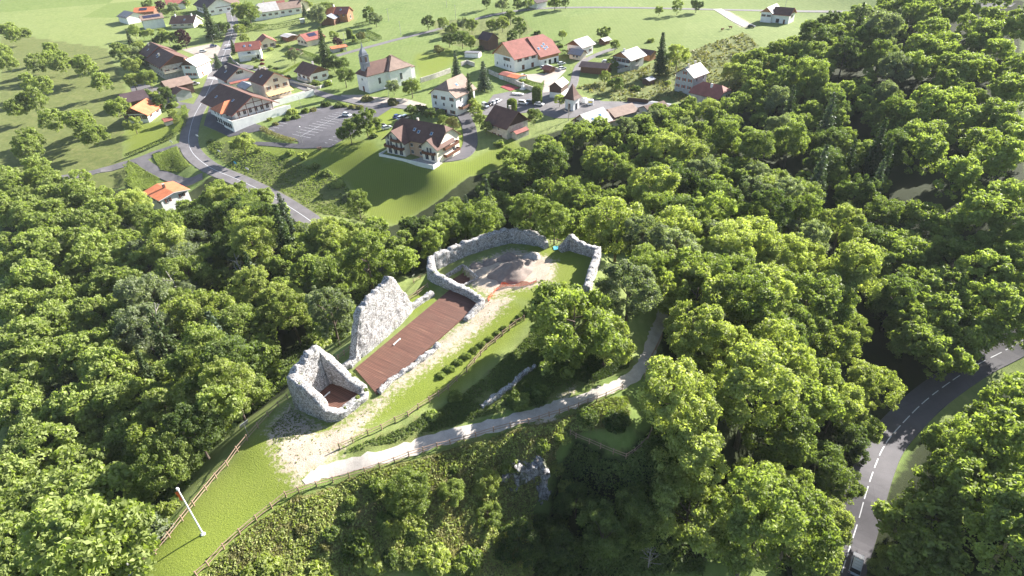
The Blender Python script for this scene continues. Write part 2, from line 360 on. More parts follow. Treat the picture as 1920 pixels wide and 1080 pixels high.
# ================================================================== GROUND
def z01(d, w_=1.5): return np.clip(d/w_*.5+.5, 0, 1)
LAWN = [poly((262,1078),(310,1000),(400,900),(470,820),(520,790),(560,800),(600,850),(560,915),(470,980),(370,1090),(262,1110)),
        poly((560,800),(620,860),(700,800),(860,730),(960,640),(1000,590),(960,560),(890,600),(760,720),(640,790)),
        poly((745,560),(800,535),(820,560),(770,590)), poly((900,500),(1010,460),(1110,480),(1100,545),(1010,570),(930,560)),
        poly((585,300),(700,265),(720,300),(800,310),(880,300),(900,290),(960,260),(1000,300),(880,330),(830,370),(740,420),(690,410),(650,340)),
        poly((385,240),(480,262),(490,275),(620,280),(650,262),(700,265),(590,300),(500,290),(400,260)),
        poly((240,240),(330,220),(345,200),(350,240),(300,270),(240,290)), poly((700,200),(760,195),(720,260),(690,255)), poly((775,105),(840,90),(870,110),(790,150)),
        poly((860,230),(890,225),(885,270),(860,290))]
ROUGHP = [poly((370,1090),(470,990),(560,925),(700,880),(900,820),(1100,755),(1180,745),(1180,800),(1060,810),(1040,870),(1000,960),(1000,1090)),
          poly((640,845),(760,800),(860,745),(980,640),(1010,600),(1060,620),(1180,640),(1190,690),(1060,740),(850,800),(680,860)),
          poly((380,255),(640,330),(700,420),(590,400),(500,350),(440,318),(390,280)), poly((1080,165),(1250,110),(1400,60),(1460,140),(1390,190),(1150,190)),
          poly((285,290),(340,275),(370,310),(340,325),(300,320)), poly((240,300),(300,335),(280,370),(240,350)), poly((805,40),(980,30),(1000,60),(930,90),(840,85)), poly((0,380),(0,60),(200,90),(235,160),(235,350))]
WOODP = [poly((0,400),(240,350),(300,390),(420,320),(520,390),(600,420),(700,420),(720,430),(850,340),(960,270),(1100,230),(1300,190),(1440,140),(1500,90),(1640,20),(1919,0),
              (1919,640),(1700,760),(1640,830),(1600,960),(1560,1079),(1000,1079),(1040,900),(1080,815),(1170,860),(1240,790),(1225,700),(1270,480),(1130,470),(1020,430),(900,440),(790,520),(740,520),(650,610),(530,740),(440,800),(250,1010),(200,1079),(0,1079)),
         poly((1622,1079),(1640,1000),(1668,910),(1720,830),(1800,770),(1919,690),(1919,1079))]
DIRTP = [poly((515,830),(545,800),(600,815),(640,800),(700,760),(770,690),(850,620),(880,600),(900,560),(960,560),(930,590),(860,650),(800,690),(740,735),(690,790),(640,840),(600,880),(560,905),(530,880)),
         poly((880,500),(960,462),(1040,480),(1035,530),(960,545),(930,555),(900,545),(870,520)), poly((505,800),(545,760),(600,800),(560,825),(510,835)), poly((1345,20),(1365,20),(1410,45),(1395,55)),
         poly((1075,725),(1050,760),(1030,800),(1000,850),(985,880),(965,870),(1000,800))]
near = ldist(GX, GY, [(-40, 44), (0, 110)])
zone = np.zeros((len(ys), len(xs), 4), np.float32); zone2 = np.zeros_like(zone); zone[..., 3] = 1; zone2[..., 3] = 1
def mx(ps, w_): 
    o = np.zeros(GX.shape)
    for p_ in ps: o = np.maximum(o, z01(sdist(GX, GY, p_), w_))
    return o
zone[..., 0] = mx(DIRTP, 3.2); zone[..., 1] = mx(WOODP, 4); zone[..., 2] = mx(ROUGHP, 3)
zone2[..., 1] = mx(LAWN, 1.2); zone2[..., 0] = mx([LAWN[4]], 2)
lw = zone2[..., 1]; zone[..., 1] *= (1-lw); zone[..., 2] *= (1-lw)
# small relief of the rough and wooded slopes
fine = (_vn(GX, GY, 1.6, 3)*.10+_vn(GX, GY, .55, 4)*.22)*np.clip(zone[..., 2]+zone[..., 1]*.7, 0, 1)
PIT = [at(833,518,18), at(868,497,18), at(897,521,18), at(866,537,18)]; PIT = [(float(q[0]), float(q[1])) for q in PIT]
ROADS = []
def road_c(pp): return [hz(*q) for q in pp]
main_c = road_c([(700,520),(640,460),(600,428),(565,402),(510,367),(450,338),(402,320),(375,302),(357,283),(353,262),(357,240),(363,220),(371,205),(386,180),(397,156),(405,138),(412,122),(419,105),(426,88),(432,72),(437,55),(437,40),(432,22),(428,4),(425,-8)])
low_c = road_c([(1960,610),(1900,650),(1820,690),(1740,745),(1680,806),(1655,839),(1637,883),(1622,930),(1609,978),(1592,1030),(1578,1073),(1565,1120)])
for ln, wd in ((main_c, 7.5), (low_c, 8.5)): ROADS.append((ln, wd))
dr = ldist(GX, GY, low_c); fine *= np.clip((dr-6)/5, 0, 1); dr = ldist(GX, GY, main_c); fine *= np.clip((dr-5)/5, 0, 1)
GZ += fine
PLAT = [tuple(at(x_, y_, 18)[:2]) for x_, y_ in [(528,770),(600,820),(640,815),(720,745),(900,590),(1000,560),(1110,565),(1135,470),(1040,445),(955,435),(800,490),(785,540),(740,590),(650,670),(600,690)]]
_pf = np.clip(sdist(GX, GY, PLAT)/2.5+.6, 0, 1); GZ[:] = GZ*(1-_pf)+(18.0+_vn(GX, GY, .5, 9)*.04)*_pf
for ln_, wd_ in ROADS:      # level cross-section under the two main roads
    ln_ = resample(chaikin(ln_, 2), 2.0); A_ = np.array(ln_); zc_ = T(A_[:, 0], A_[:, 1]); zc_ = np.convolve(np.pad(zc_, 3, 'edge'), np.ones(7)/7, 'valid')
    m_ = ldist(GX, GY, ln_[::3]+[ln_[-1]]) < wd_*.5+6; gx_, gy_ = GX[m_], GY[m_]
    d_ = np.hypot(gx_[:, None]-A_[None, :, 0], gy_[:, None]-A_[None, :, 1]); w_ = np.exp(-(d_-d_.min(1, keepdims=True))/1.5); zt_ = (w_*zc_[None]).sum(1)/w_.sum(1)
    f_ = np.clip((wd_*.5+5.5-d_.min(1))/4.0, 0, 1); GZ[m_] = GZ[m_]*(1-f_)+zt_*f_
GZ -= np.clip(sdist(GX, GY, PIT)/.35, 0, 1)*1.3
me = bpy.data.meshes.new('ground')
nx, ny = len(xs), len(ys); idx = np.arange(nx*ny).reshape(ny, nx)
me.from_pydata(np.stack([GX, GY, GZ], -1).reshape(-1, 3).tolist(), [], np.stack([idx[:-1, :-1], idx[:-1, 1:], idx[1:, 1:], idx[1:, :-1]], -1).reshape(-1, 4).tolist())
for nm, arr in (('zone', zone), ('zone2', zone2)):
    at_ = me.attributes.new(nm, 'FLOAT_COLOR', 'POINT'); at_.data.foreach_set('color', arr.reshape(-1))
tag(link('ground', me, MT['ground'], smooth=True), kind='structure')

def normals(ln):
    o = []
    for i in range(len(ln)):
        a_ = ln[max(0, i-1)]; b_ = ln[min(len(ln)-1, i+1)]; d = (b_[0]-a_[0], b_[1]-a_[1]); l_ = hypot(*d) or 1; o.append((-d[1]/l_, d[0]/l_))
    return o
def ribbon(name, ln, width, mat, dz=.06, step=1., jit=0, across=4, smooth=2, skirt=True):
    ln = resample(chaikin(ln, smooth), step); nn = normals(ln); mb = MB(); vs = []
    for (x, y), (a_, b_) in zip(ln, nn):
        row = []
        tp = min(1, .35+len(vs)/(across+3)*.09) if jit else 1
        wl = (width/2+random.uniform(-jit, jit))*tp; wr = (width/2+random.uniform(-jit, jit))*tp
        for k in range(across+1):
            o = -wl+(wl+wr)*k/across; X, Y = x+a_*o, y+b_*o; row.append((X, Y, float(T(X, Y))+dz))
        if skirt: row = [(row[0][0]-a_*.15, row[0][1]-b_*.15, row[0][2]-dz-.25)]+row+[(row[-1][0]+a_*.15, row[-1][1]+b_*.15, row[-1][2]-dz-.25)]
        vs += row
    m_ = across+1+(2 if skirt else 0); mb.add(vs, [(i*m_+j+1, i*m_+j, (i+1)*m_+j, (i+1)*m_+j+1) for i in range(len(ln)-1) for j in range(m_-1)])
    return tag(mb.build(name, mat), kind='structure')
def dashes(name, ln, off, width, on, gap, dz=.075):
    ln = resample(chaikin(ln, 2), .5); nn = normals(ln); mb = MB(); s = 0
    for i in range(len(ln)-1):
        d = hypot(ln[i+1][0]-ln[i][0], ln[i+1][1]-ln[i][1]); s += d
        if gap and (s % (on+gap)) > on: continue
        q = []
        for j, sg in ((i, -1), (i, 1), (i+1, 1), (i+1, -1)):
            X = ln[j][0]+nn[j][0]*(off+sg*width/2); Y = ln[j][1]+nn[j][1]*(off+sg*width/2); q.append((X, Y, float(T(X, Y))+dz))
        mb.add(q, [(0, 1, 2, 3)])
    return tag(mb.build(name, MT['line_paint']), kind='structure')
def sheet(name, pg, mat, dz=.05, step=2.5):
    bm = bmesh.new(); bm.faces.new([bm.verts.new((x, y, 0)) for x, y in pg]); bmesh.ops.triangulate(bm, faces=bm.faces[:])
    for ax in (0, 1):
        lo = min(p_[ax] for p_ in pg); hi = max(p_[ax] for p_ in pg); c = lo+step
        while c < hi:
            co = [0, 0, 0]; no = [0, 0, 0]; co[ax] = c; no[ax] = 1
            bmesh.ops.bisect_plane(bm, geom=bm.verts[:]+bm.edges[:]+bm.faces[:], plane_co=co, plane_no=no); c += step
    for v in bm.verts: v.co.z = float(T(v.co.x, v.co.y))+dz
    bmesh.ops.recalc_face_normals(bm, faces=bm.faces[:])
    me = bpy.data.meshes.new(name); bm.to_mesh(me); bm.free()
    if sum(p_.normal.z for p_ in me.polygons) < 0: me.flip_normals()
    return tag(link(name, me, mat), kind='structure')

ribbon('road', main_c, 7.0, MT['asphalt_old'], .10)
dashes('road_centre_line', main_c, 0, .16, 3, 0, .115)
ribbon('lower_road', low_c, 6.6, MT['asphalt'], .12)
dashes('lower_road_centre_line', low_c, 0, .18, 3.0, 1.33, .135)
ribbon('side_road', road_c([(352,268),(330,275),(295,286),(262,300),(235,308),(150,330),(0,350)]), 4.6, MT['asphalt_old'], .16)
ribbon('access_road', road_c([(262,300),(285,318),(320,334),(350,345),(380,330)]), 4.2, MT['asphalt_old'], .20)
ribbon('village_street', road_c([(412,128),(440,122),(470,126),(510,137),(547,155),(602,178),(650,187),(690,196),(740,198),(790,206),(840,212),(880,216),(930,210),(960,205)]), 5.0, MT['asphalt_old'], .16)
ribbon('driveway', road_c([(868,214),(878,232),(882,252),(882,275),(868,292),(838,298),(815,300)]), 5.4, MT['asphalt'], .20)
ribbon('meadow_lane', road_c([(610,112),(640,102),(700,86),(760,70),(800,61),(850,47),(900,33),(960,21),(1040,14),(1180,14),(1300,17),(1450,20),(1600,20),(1750,16),(1900,10)]), 4.2, MT['asphalt_old'], .12)
ribbon('farm_lane', road_c([(1040,182),(1062,176),(1076,160),(1079,140),(1084,124),(1098,112),(1130,98),(1155,90)]), 3.6, MT['asphalt_old'], .15)
ribbon('house_track', road_c([(1345,17),(1360,26),(1378,38),(1402,50)]), 5.5, MT['gravel'], .16)
sheet('square', poly((905,205),(925,178),(955,172),(985,176),(1010,168),(1040,172),(1075,180),(1130,190),(1210,192),(1225,200),(1120,212),(1070,222),(1040,222),(1000,210),(960,214),(935,222)), MT['asphalt_old'], .10)
sheet('yard', poly((1022,135),(1050,126),(1062,132),(1045,150),(1038,172),(1018,174),(1020,155)), MT['paving'], .12)
sheet('farm_terrace', poly((985,140),(1018,138),(1028,142),(1014,157),(990,150)), MT['paving'], .13)
sheet('hotel_forecourt', poly((392,203),(398,196),(430,215),(500,240),(487,246),(430,257),(382,236)), MT['asphalt'], .10)
sheet('parking_lot', poly((487,246),(499,244),(524,229),(560,216),(605,200),(650,196),(690,199),(740,199),(705,222),(655,256),(622,277),(567,279),(480,273),(470,266),(560,270),(560,266),(520,254)), MT['asphalt'], .14)
sheet('crossroads', poly((340,93),(395,82),(410,86),(425,100),(420,125),(408,150),(388,146),(392,128),(405,110),(370,105)), MT['paving'], .06)
sheet('church_forecourt', poly((680,178),(700,182),(760,185),(800,196),(790,205),(740,203),(690,195),(640,184),(640,178)), MT['paving'], .07)
sheet('house_yard', poly((240,150),(300,165),(330,190),(365,196),(360,205),(300,200),(250,180)), MT['asphalt_old'], .08)
sheet('garage_yard', poly((480,125),(500,127),(545,152),(500,170),(490,150)), MT['paving'], .09)
sheet('red_court', poly((938,163),(953,158),(975,165),(957,171)), simple('red_court', (.28, .06, .06), .9, .15), .15)
# parking marks
mb = MB(); u = Vector((.468, .883)); v = Vector((.848, -.53))
def strip(a_, b_, wd=.11, dz=.156):
    a_ = Vector(a_); b_ = Vector(b_); d = (b_-a_).normalized(); n_ = Vector((-d.y, d.x))*wd/2
    k = max(1, int((b_-a_).length/2.5))
    for i in range(k):
        p0 = a_+(b_-a_)*i/k; p1 = a_+(b_-a_)*(i+1)/k
        mb.add([(q.x, q.y, float(T(q.x, q.y))+dz) for q in (p0-n_, p0+n_, p1+n_, p1-n_)], [(0, 1, 2, 3)])
s0 = Vector(hz(548, 252))
for i in range(12):
    a_ = s0+u*2.42*i; strip(a_, a_+v*10.2)
strip(s0+v*5.1-u*1, s0+v*5.1+u*27, .12, .158)
s1 = Vector(hz(501, 242))
for i in range(14):
    if i != 4: a_ = s1+u*2.42*i; strip(a_, a_+v*4.6)
s2 = Vector(hz(609, 268))
for i in range(4): a_ = s2+u*2.5*i; strip(a_, a_+v*4.8)
tag(mb.build('parking_lines', MT['line_paint']), kind='structure')
# zebra crossings
mb = MB()
def zebra(px0, px1, n_, wid):
    a_ = Vector(hz(*px0)); b_ = Vector(hz(*px1)); d = (b_-a_).normalized(); q = Vector((-d.y, d.x))
    for i in range(n_):
        c = a_+(b_-a_)*((i+.5)/n_); w2 = (b_-a_).length/n_*.27
        cs = [c-d*w2-q*wid/2, c+d*w2-q*wid/2, c+d*w2+q*wid/2, c-d*w2+q*wid/2]; mb.add([(k.x, k.y, float(T(k.x, k.y))+.17) for k in cs], [(0, 1, 2, 3)])
zebra((418,93),(432,92.5),7,2.6); zebra((421,85),(432,84.5),6,2.6); zebra((390,146),(411,149),7,2.6)
tag(mb.build('crossing_lines', MT['line_paint']), kind='structure')
# gravel paths by the ruins
ribbon('path', road_c([(570,905),(600,886),(640,876),(700,862),(760,845),(800,829),(850,816),(900,804),(950,793),(1000,778),(1060,758),(1110,742),(1160,722),(1195,703),(1212,672),(1224,640),(1236,610),(1245,580),(1253,545),(1258,505),(1266,470)]), 2.1, MT['gravel'], .05, .6, .25, 5)
# ================================================================== RUINS
def ruin_wall(name, pts_, thick, hfun, mat, base=None, step=.32, seed=1, rough=.13, closed=False, parent=None, batter=.06, deep=1.2):
    rr = random.Random(seed); ln = list(pts_)+([pts_[0]] if closed else []); ln = resample(ln, step)
    if closed: ln = ln[:-1]
    n_ = len(ln); nn = []
    for i in range(n_):
        a_ = ln[(i-1) % n_] if closed else ln[max(0, i-1)]; b_ = ln[(i+1) % n_] if closed else ln[min(n_-1, i+1)]
        d = (b_[0]-a_[0], b_[1]-a_[1]); l_ = hypot(*d) or 1; nn.append((-d[1]/l_, d[0]/l_))
    s = 0; L = sum(hypot(ln[i+1][0]-ln[i][0], ln[i+1][1]-ln[i][1]) for i in range(n_-1)); vs = []; NZ = 26 if max(hfun(q/20) for q in range(21)) > 4 else 12; NT = 4
    prof_n = 2*NZ+NT+1
    for i in range(n_):
        if i: s += hypot(ln[i][0]-ln[i-1][0], ln[i][1]-ln[i-1][1])
        x, y = ln[i]; a_, b_ = nn[i]; z0 = base if base is not None else float(T(x, y)); h = hfun(s/L)+noise.noise(Vector((s*.9, seed, 0)))*.35+rr.uniform(-.14, .14)
        hs = hfun(s/L); h = max(.15, h); h2 = max(.15, h+noise.noise(Vector((s*.7, seed+5, 3)))*.3)
        for k in range(prof_n):
            if k < NZ: o = -thick/2-batter*(1-k/NZ)*hs; z = -deep+(h+deep)*k/NZ if k > NZ-4 else -deep+(hs+deep)*k/NZ
            elif k <= NZ+NT: f = (k-NZ)/NT; o = -thick/2+thick*f; z = h+(h2-h)*f+.12*sin(pi*f)
            else: f = (k-NZ-NT)/NZ; o = thick/2+batter*f*hs; z = h2-(h2+deep)*f if f < .15 else hs-(hs+deep)*f
            p_ = Vector((x+a_*o, y+b_*o, z0+z)); q = noise.noise_vector(p_*.9)*rough*.9+noise.noise_vector(p_*3.1)*rough*.55
            vs.append(p_+q)
    fs = []
    R_ = n_ if closed else n_-1
    for i in range(R_):
        j = (i+1) % n_
        for k in range(prof_n-1): fs.append((i*prof_n+k, i*prof_n+k+1, j*prof_n+k+1, j*prof_n+k))
    if not closed: fs += [tuple(range(prof_n))[::-1], tuple((n_-1)*prof_n+k for k in range(prof_n))]
    mb = MB(); mb.add(vs, fs); return mb.build(name, mat, parent, smooth=True)
def interp(*kv):
    ks = [k for k, _ in kv]; vs = [v_ for _, v_ in kv]
    return lambda t_: float(np.interp(t_, ks, vs))
def w18(px, py, z=18): q = at(px, py, z); return (float(q[0]), float(q[1]))
# corner tower: floor corners A (left), B (near), C (right), D (back)
A_, B_, C_ = w18(562, 757), w18(628, 790), w18(692, 741)
D_ = (A_[0]+C_[0]-B_[0]-.6, A_[1]+C_[1]-B_[1]+.3)
def lerp2(a_, b_, f): return (a_[0]+(b_[0]-a_[0])*f, a_[1]+(b_[1]-a_[1])*f)
def lerp2(a_, b_, f): return (a_[0]+(b_[0]-a_[0])*f, a_[1]+(b_[1]-a_[1])*f)
tw = empty('ruined_tower', (A_[0], A_[1], 18), label='roofless square stone tower ruin with a brown plank floor and one bench bar', cat='ruin')
for o in [ruin_wall('wall', [lerp2(A_, B_, .02), lerp2(A_, B_, .14), lerp2(A_, B_, .86), lerp2(B_, C_, .16), lerp2(B_, C_, .86), lerp2(C_, D_, .14), lerp2(C_, D_, .88), lerp2(D_, A_, .13), lerp2(D_, A_, .84)], 1.3, interp((0, 5.9), (.12, 5.0), (.24, 2.2), (.30, 1.0), (.5, .9), (.53, 1.2), (.62, 2.2), (.75, 4.6), (.80, 7.0), (.86, 7.2), (.93, 6.4), (1, 5.9)), MT['stone'], 18, closed=True, seed=3, rough=.17)]:
    o.parent = tw; o.matrix_parent_inverse = Matrix.Translation((-A_[0], -A_[1], -18))
def inset(pg, d):
    cx = sum(p_[0] for p_ in pg)/len(pg); cy = sum(p_[1] for p_ in pg)/len(pg); o = []
    for x, y in pg: l_ = hypot(x-cx, y-cy); o.append((x+(cx-x)*d/l_, y+(cy-y)*d/l_))
    return o
def plate(name, pg, z0, z1, mat, parent=None, origin=None, yaw=0):
    ox, oy = origin or (0, 0); c, s = cos(-yaw), sin(-yaw)
    q = [((x-ox)*c-(y-oy)*s, (x-ox)*s+(y-oy)*c) for x, y in pg]
    ar = sum(q[i][0]*q[(i+1) % len(q)][1]-q[(i+1) % len(q)][0]*q[i][1] for i in range(len(q)))
    if ar < 0: q = q[::-1]
    mb = MB(); n_ = len(q); mb.add([(x, y, z0) for x, y in q]+[(x, y, z1) for x, y in q], [tuple(range(n_))[::-1], tuple(range(n_, 2*n_))]+[(i, (i+1) % n_, n_+(i+1) % n_, n_+i) for i in range(n_)])
    o = mb.build(name, mat, parent); o.location = (ox, oy, 0); o.rotation_euler = (0, 0, yaw); return o
DY = radians(55)
fl = plate('floor', inset([A_, B_, C_, D_], .5), 17.9, 18.14, MT['deck'], None, A_, DY); fl.parent = tw; fl.location = (0, 0, -18)
# main deck
D1, D2, D3, D4 = w18(664, 692), w18(707, 741), w18(897, 572), w18(847, 542)
D1 = (D1[0]+.2, D1[1]-.1)
tag(plate('deck', [D1, D2, D3, D4], 17.7, 18.22, MT['deck'], None, D1, DY), 'long brown plank deck filling the hall between the ruined walls', 'deck')
def bench(name, pa, pb, z, label):
    a_ = Vector((*w18(*pa, z), z)); b_ = Vector((*w18(*pb, z), z)); d = (b_-a_); L_ = d.length; yaw = atan2(d.y, d.x)
    r = empty(name, a_, yaw, label, 'bench', 'white benches on the decks')
    m1 = MB(); m1.box(0, L_, -.09, .09, .16, .22); m1.build('seat', MT['white_paint'], r)
    for x in (.15, L_-.15): m2 = MB(); m2.box(x-.04, x+.04, -.07, .07, 0, .16); m2.build('leg', MT['white_paint'], r)
bench('bench', (738, 648), (751, 636), 18.22, 'narrow white bench bar in the middle of the long brown deck')
bench('bench', (606, 748), (619, 736), 18.14, 'narrow white bench bar on the floor of the small square tower')
# tall wall along the deck
tag(ruin_wall('ruined_wall', [w18(654, 690), w18(668, 672), w18(700, 644), w18(735, 612), w18(768, 583)], 1.2,
    interp((0, .4), (.10, 1.2), (.16, 3.0), (.20, 5.2), (.27, 7.6), (.36, 8.4), (.52, 8.9), (.68, 9.0), (.79, 9.6), (.84, 8.4), (.90, 6.0), (.95, 4.6), (1, 2.2)), MT['stone'], 18, seed=8, rough=.16, step=.28), 'tall jagged white stone wall standing along the left side of the deck', 'ruin wall')
tag(ruin_wall('low_wall', [w18(768, 583), w18(790, 567), w18(812, 553)], .9, interp((0, 1.5), (.3, .9), (1, .9)), MT['stone'], 18, seed=12), 'knee high stub of stone wall continuing from the tall wall to the upper deck corner', 'ruin wall')
tag(ruin_wall('low_wall', [w18(640, 694), w18(655, 686), w18(672, 672)], 1.1, interp((0, .6), (1, .9)), MT['stone'], 18, seed=14), 'low broken stone footing between the tower and the tall wall', 'ruin wall')
tag(ruin_wall('low_wall', [w18(711, 739), w18(732, 716), w18(760, 697), w18(800, 668), w18(822, 648)], .8, interp((0, .5), (.3, .35), (1, .45)), MT['stone'], 18, seed=15, rough=.2), 'ankle high rubble edging along the path side of the deck', 'ruin wall')
tag(ruin_wall('low_wall', [w18(872, 602), w18(886, 590), w18(905, 575), w18(898, 568), w18(880, 556)], .9, interp((0, .4), (.35, 1.0), (.6, 1.4), (1, 1.5)), MT['stone'], 18, seed=16, rough=.16), 'low hooked stone wall rounding the upper right deck corner', 'ruin wall')
# enclosure
tag(ruin_wall('enclosure_wall', [w18(880, 556), w18(850, 543), w18(822, 531), w18(808, 522), w18(812, 506), w18(840, 492), w18(870, 478), w18(920, 462), w18(955, 453), w18(990, 455), w18(1012, 460), w18(1026, 466)], 1.15,
    interp((0, 1.5), (.2, 2.2), (.3, 3.2), (.5, 3.0), (.75, 3.2), (.9, 3.0), (.97, 2.2), (1, 1.2)), MT['stone'], 17.9, seed=21, rough=.18), 'curved stone enclosure wall around the gravel heaps', 'ruin wall')
tag(ruin_wall('enclosure_wall', [w18(1050, 471), w18(1068, 466), w18(1085, 472), w18(1121, 484), w18(1117, 500), w18(1108, 525), w18(1099, 556)], 1.15,
    interp((0, 1.0), (.12, 3.4), (.2, 2.4), (.42, 2.3), (.5, 2.8), (.8, 2.6), (1, 2.2)), MT['stone'], 17.9, seed=22, rough=.18), 'stone wall closing the right end of the enclosure under the trees', 'ruin wall')
# pit sides inside the enclosure
pw = tag(ruin_wall('pit_lining', [lerp2(PIT[0], PIT[1], .05), PIT[1], PIT[2], PIT[3]], .35, interp((0, .05), (1, .05)), MT['stone'], 18, seed=31, rough=.06, deep=1.5), 'stone lining of the sunken square pit in the enclosure', 'ruin wall')
plate('pit_floor', inset(PIT, .3), 16.6, 16.78, MT['deck'], pw, PIT[0], DY)
# stone remains on the slope and the rock outcrop
tag(ruin_wall('low_wall', [hz(903, 764), hz(925, 748), hz(945, 735), hz(962, 722), hz(985, 700), hz(1003, 688)], .7, interp((0, .4), (.4, .5), (1, .5)), MT['stone'], None, seed=41, rough=.25), 'tumbled line of old stones on the shaded slope above the gravel path', 'ruin wall')
rk = MB(); gx, gz = 40, 40
p0, p1 = at(952, 900, 11), at(1040, 862, 11); q0, q1 = at(955, 985, 2), at(1040, 965, 2)
vs = []
for j in range(gz+1):
    for i in range(gx+1):
        f, g = i/gx, j/gz
        a_ = np.array([-2.6+f*6.4, 56.6-abs(f-.55)*1.5+(.0 if g < .9 else -(g-.9)*-14), 1.5+g*(11.0+1.2*sin(f*9)*.6)-abs(f-.5)**2*5*g])
        p_ = Vector(a_); d = noise.noise_vector(p_*.45)*1.5+noise.noise_vector(p_*1.3)*.8+noise.noise_vector(p_*3.5)*.35
        vs.append(p_+Vector((d.x*.5, d.y-1.4*(1-g), d.z*.6)))
rk.add(vs, [(j*(gx+1)+i, j*(gx+1)+i+1, (j+1)*(gx+1)+i+1, (j+1)*(gx+1)+i) for j in range(gz) for i in range(gx)])
def rockm():
    m, t, p, o = newmat('cliff_rock'); a_ = tex(t, 'noise', 1.5, detail=9, rough=.7, map_scale=(1, 1, .5)); b_ = tex(t, 'edge', 1.1, map_scale=(1, 1, .5)); n3 = tex(t, 'noise', .35, detail=5)
    c = ramp(t, a_, [(.35, (.05, .045, .045)), (.5, (.26, .25, .25)), (.64, (.40, .39, .39))]); c = mix(t, ramp(t, b_, [(0, (1, 1, 1)), (.05, (0, 0, 0))]), c, (.05, .045, .04))
    c = mix(t, ramp(t, n3, [(.55, (0, 0, 0)), (.6, (.9, .9, .9))]), c, (.05, .06, .02)); t.links.new(c, p.inputs['Base Color']); p.inputs['Roughness'].default_value = .95; bump(t, p, a_, 1, .3); return m
tag(rk.build('rock_outcrop', rockm(), smooth=False), kind='structure')
# gravel heaps
def heap(px, py, rx, ry, h, yaw, seed, mat, label):
    x0, y0 = w18(px, py); mb = MB(); nr, na = 16, 48; vs = []
    for j in range(nr+1):
        for i in range(na):
            r_ = j/nr; th = 2*pi*i/na; lx, ly = rx*r_*cos(th), ry*r_*sin(th); hh = h*(1-r_**1.25)*(1+.25*noise.noise(Vector((lx*.6, ly*.6, seed))))+.16*noise.noise(Vector((lx*2, ly*2, seed)))+.07*noise.noise(Vector((lx*5, ly*5, seed)))
            wob = 1+.12*sin(3*th+seed)+.06*sin(7*th+seed*2); vs.append((lx*wob, ly*wob, max(hh, -.1) if r_ < 1 else -.25))
    mb.add(vs, [(j*na+i, j*na+(i+1) % na, (j+1)*na+(i+1) % na, (j+1)*na+i) for j in range(nr) for i in range(na)])
    o = mb.build('gravel_heap', mat, None, (x0, y0, float(T(x0, y0))), smooth=True); o.rotation_euler = (0, 0, yaw); return tag(o, label, 'heap', 'heaps of dug spoil in the enclosure')
heap(962, 509, 5.3, 3.6, 2.2, radians(40), 1, MT['spoil'], 'largest heap of brown gravel in the middle of the enclosure')
heap(893, 499, 1.5, 1.2, .8, 0, 2, MT['spoil'], 'smallest and leftmost of the spoil heaps, beside the sunken pit')
heap(917, 493, 1.6, 1.2, .8, .5, 3, MT['spoil'], 'second spoil heap from the pit, between the smallest and the dark one')
heap(952, 484, 2.3, 1.6, 1.2, .3, 4, MT['spoil'], 'dark spoil heap behind the largest one')
heap(998, 482, 1.9, 1.4, 1.1, .2, 5, MT['gravel'], 'pale sandy heap at the back of the enclosure near the gap in the wall')
# orange safety net
def netmat():
    m, t, p, o = newmat('orange_net'); p.inputs['Base Color'].default_value = (.75, .10, .03, 1); p.inputs['Roughness'].default_value = .6
    tr = N(t, 'ShaderNodeBsdfTransparent'); ms = N(t, 'ShaderNodeMixShader'); b_ = tex(t, 'edge', 6); r = ramp(t, b_, [(.02, (0, 0, 0)), (.03, (1, 1, 1))])
    f = math_(t, 'MULTIPLY', r, .30); t.links.new(f, ms.inputs[0]); t.links.new(p.outputs[0], ms.inputs[1]); t.links.new(tr.outputs[0], ms.inputs[2]); t.links.new(ms.outputs[0], o.inputs[0]); return m
ln = [w18(*q) for q in [(915, 566), (922, 556), (930, 545), (942, 538), (958, 537), (975, 537), (992, 534), (1006, 530)]]
nr_ = empty('safety_net', (*ln[0], 18), label='sagging orange plastic safety net across the enclosure', cat='safety net')
lnr = resample(ln, .3); mb = MB(); vs = []
for i, (x, y) in enumerate(lnr):
    for k in range(5):
        g = k/4; sag = .9+.25*sin(i*.5)-.3*sin(pi*(i % 9)/9); vs.append((x+noise.noise(Vector((i*.4, k, 0)))*.25-ln[0][0], y+noise.noise(Vector((i*.4, k, 9)))*.25-ln[0][1], g*sag))
mb.add(vs, [(i*5+k, i*5+k+1, (i+1)*5+k+1, (i+1)*5+k) for i in range(len(lnr)-1) for k in range(4)]); mb.build('net', netmat(), nr_)
for i in range(0, len(lnr), 9): m2 = MB(); x, y = lnr[i]; m2.tube((x-ln[0][0], y-ln[0][1], -.1), (x-ln[0][0], y-ln[0][1], 1.15), .03, k=6); m2.build('stake', MT['log'], nr_)
# blue tarpaulin and a tipped wooden trestle
mb = MB(); vs = [(x*.28-1.0, y*.28-.7, .12+.22*noise.noise(Vector((x*.5, y*.5, 2)))) for y in range(6) for x in range(8)]
mb.add(vs, [(j*8+i, j*8+i+1, (j+1)*8+i+1, (j+1)*8+i) for j in range(5) for i in range(7)])
x, y = w18(1047, 466); tag(mb.build('tarpaulin', simple('blue_tarp', (.10, .42, .55), .5, .1), None, (x, y, 18.05), smooth=True), 'crumpled turquoise tarpaulin lying in the gap of the enclosure wall', 'tarpaulin')
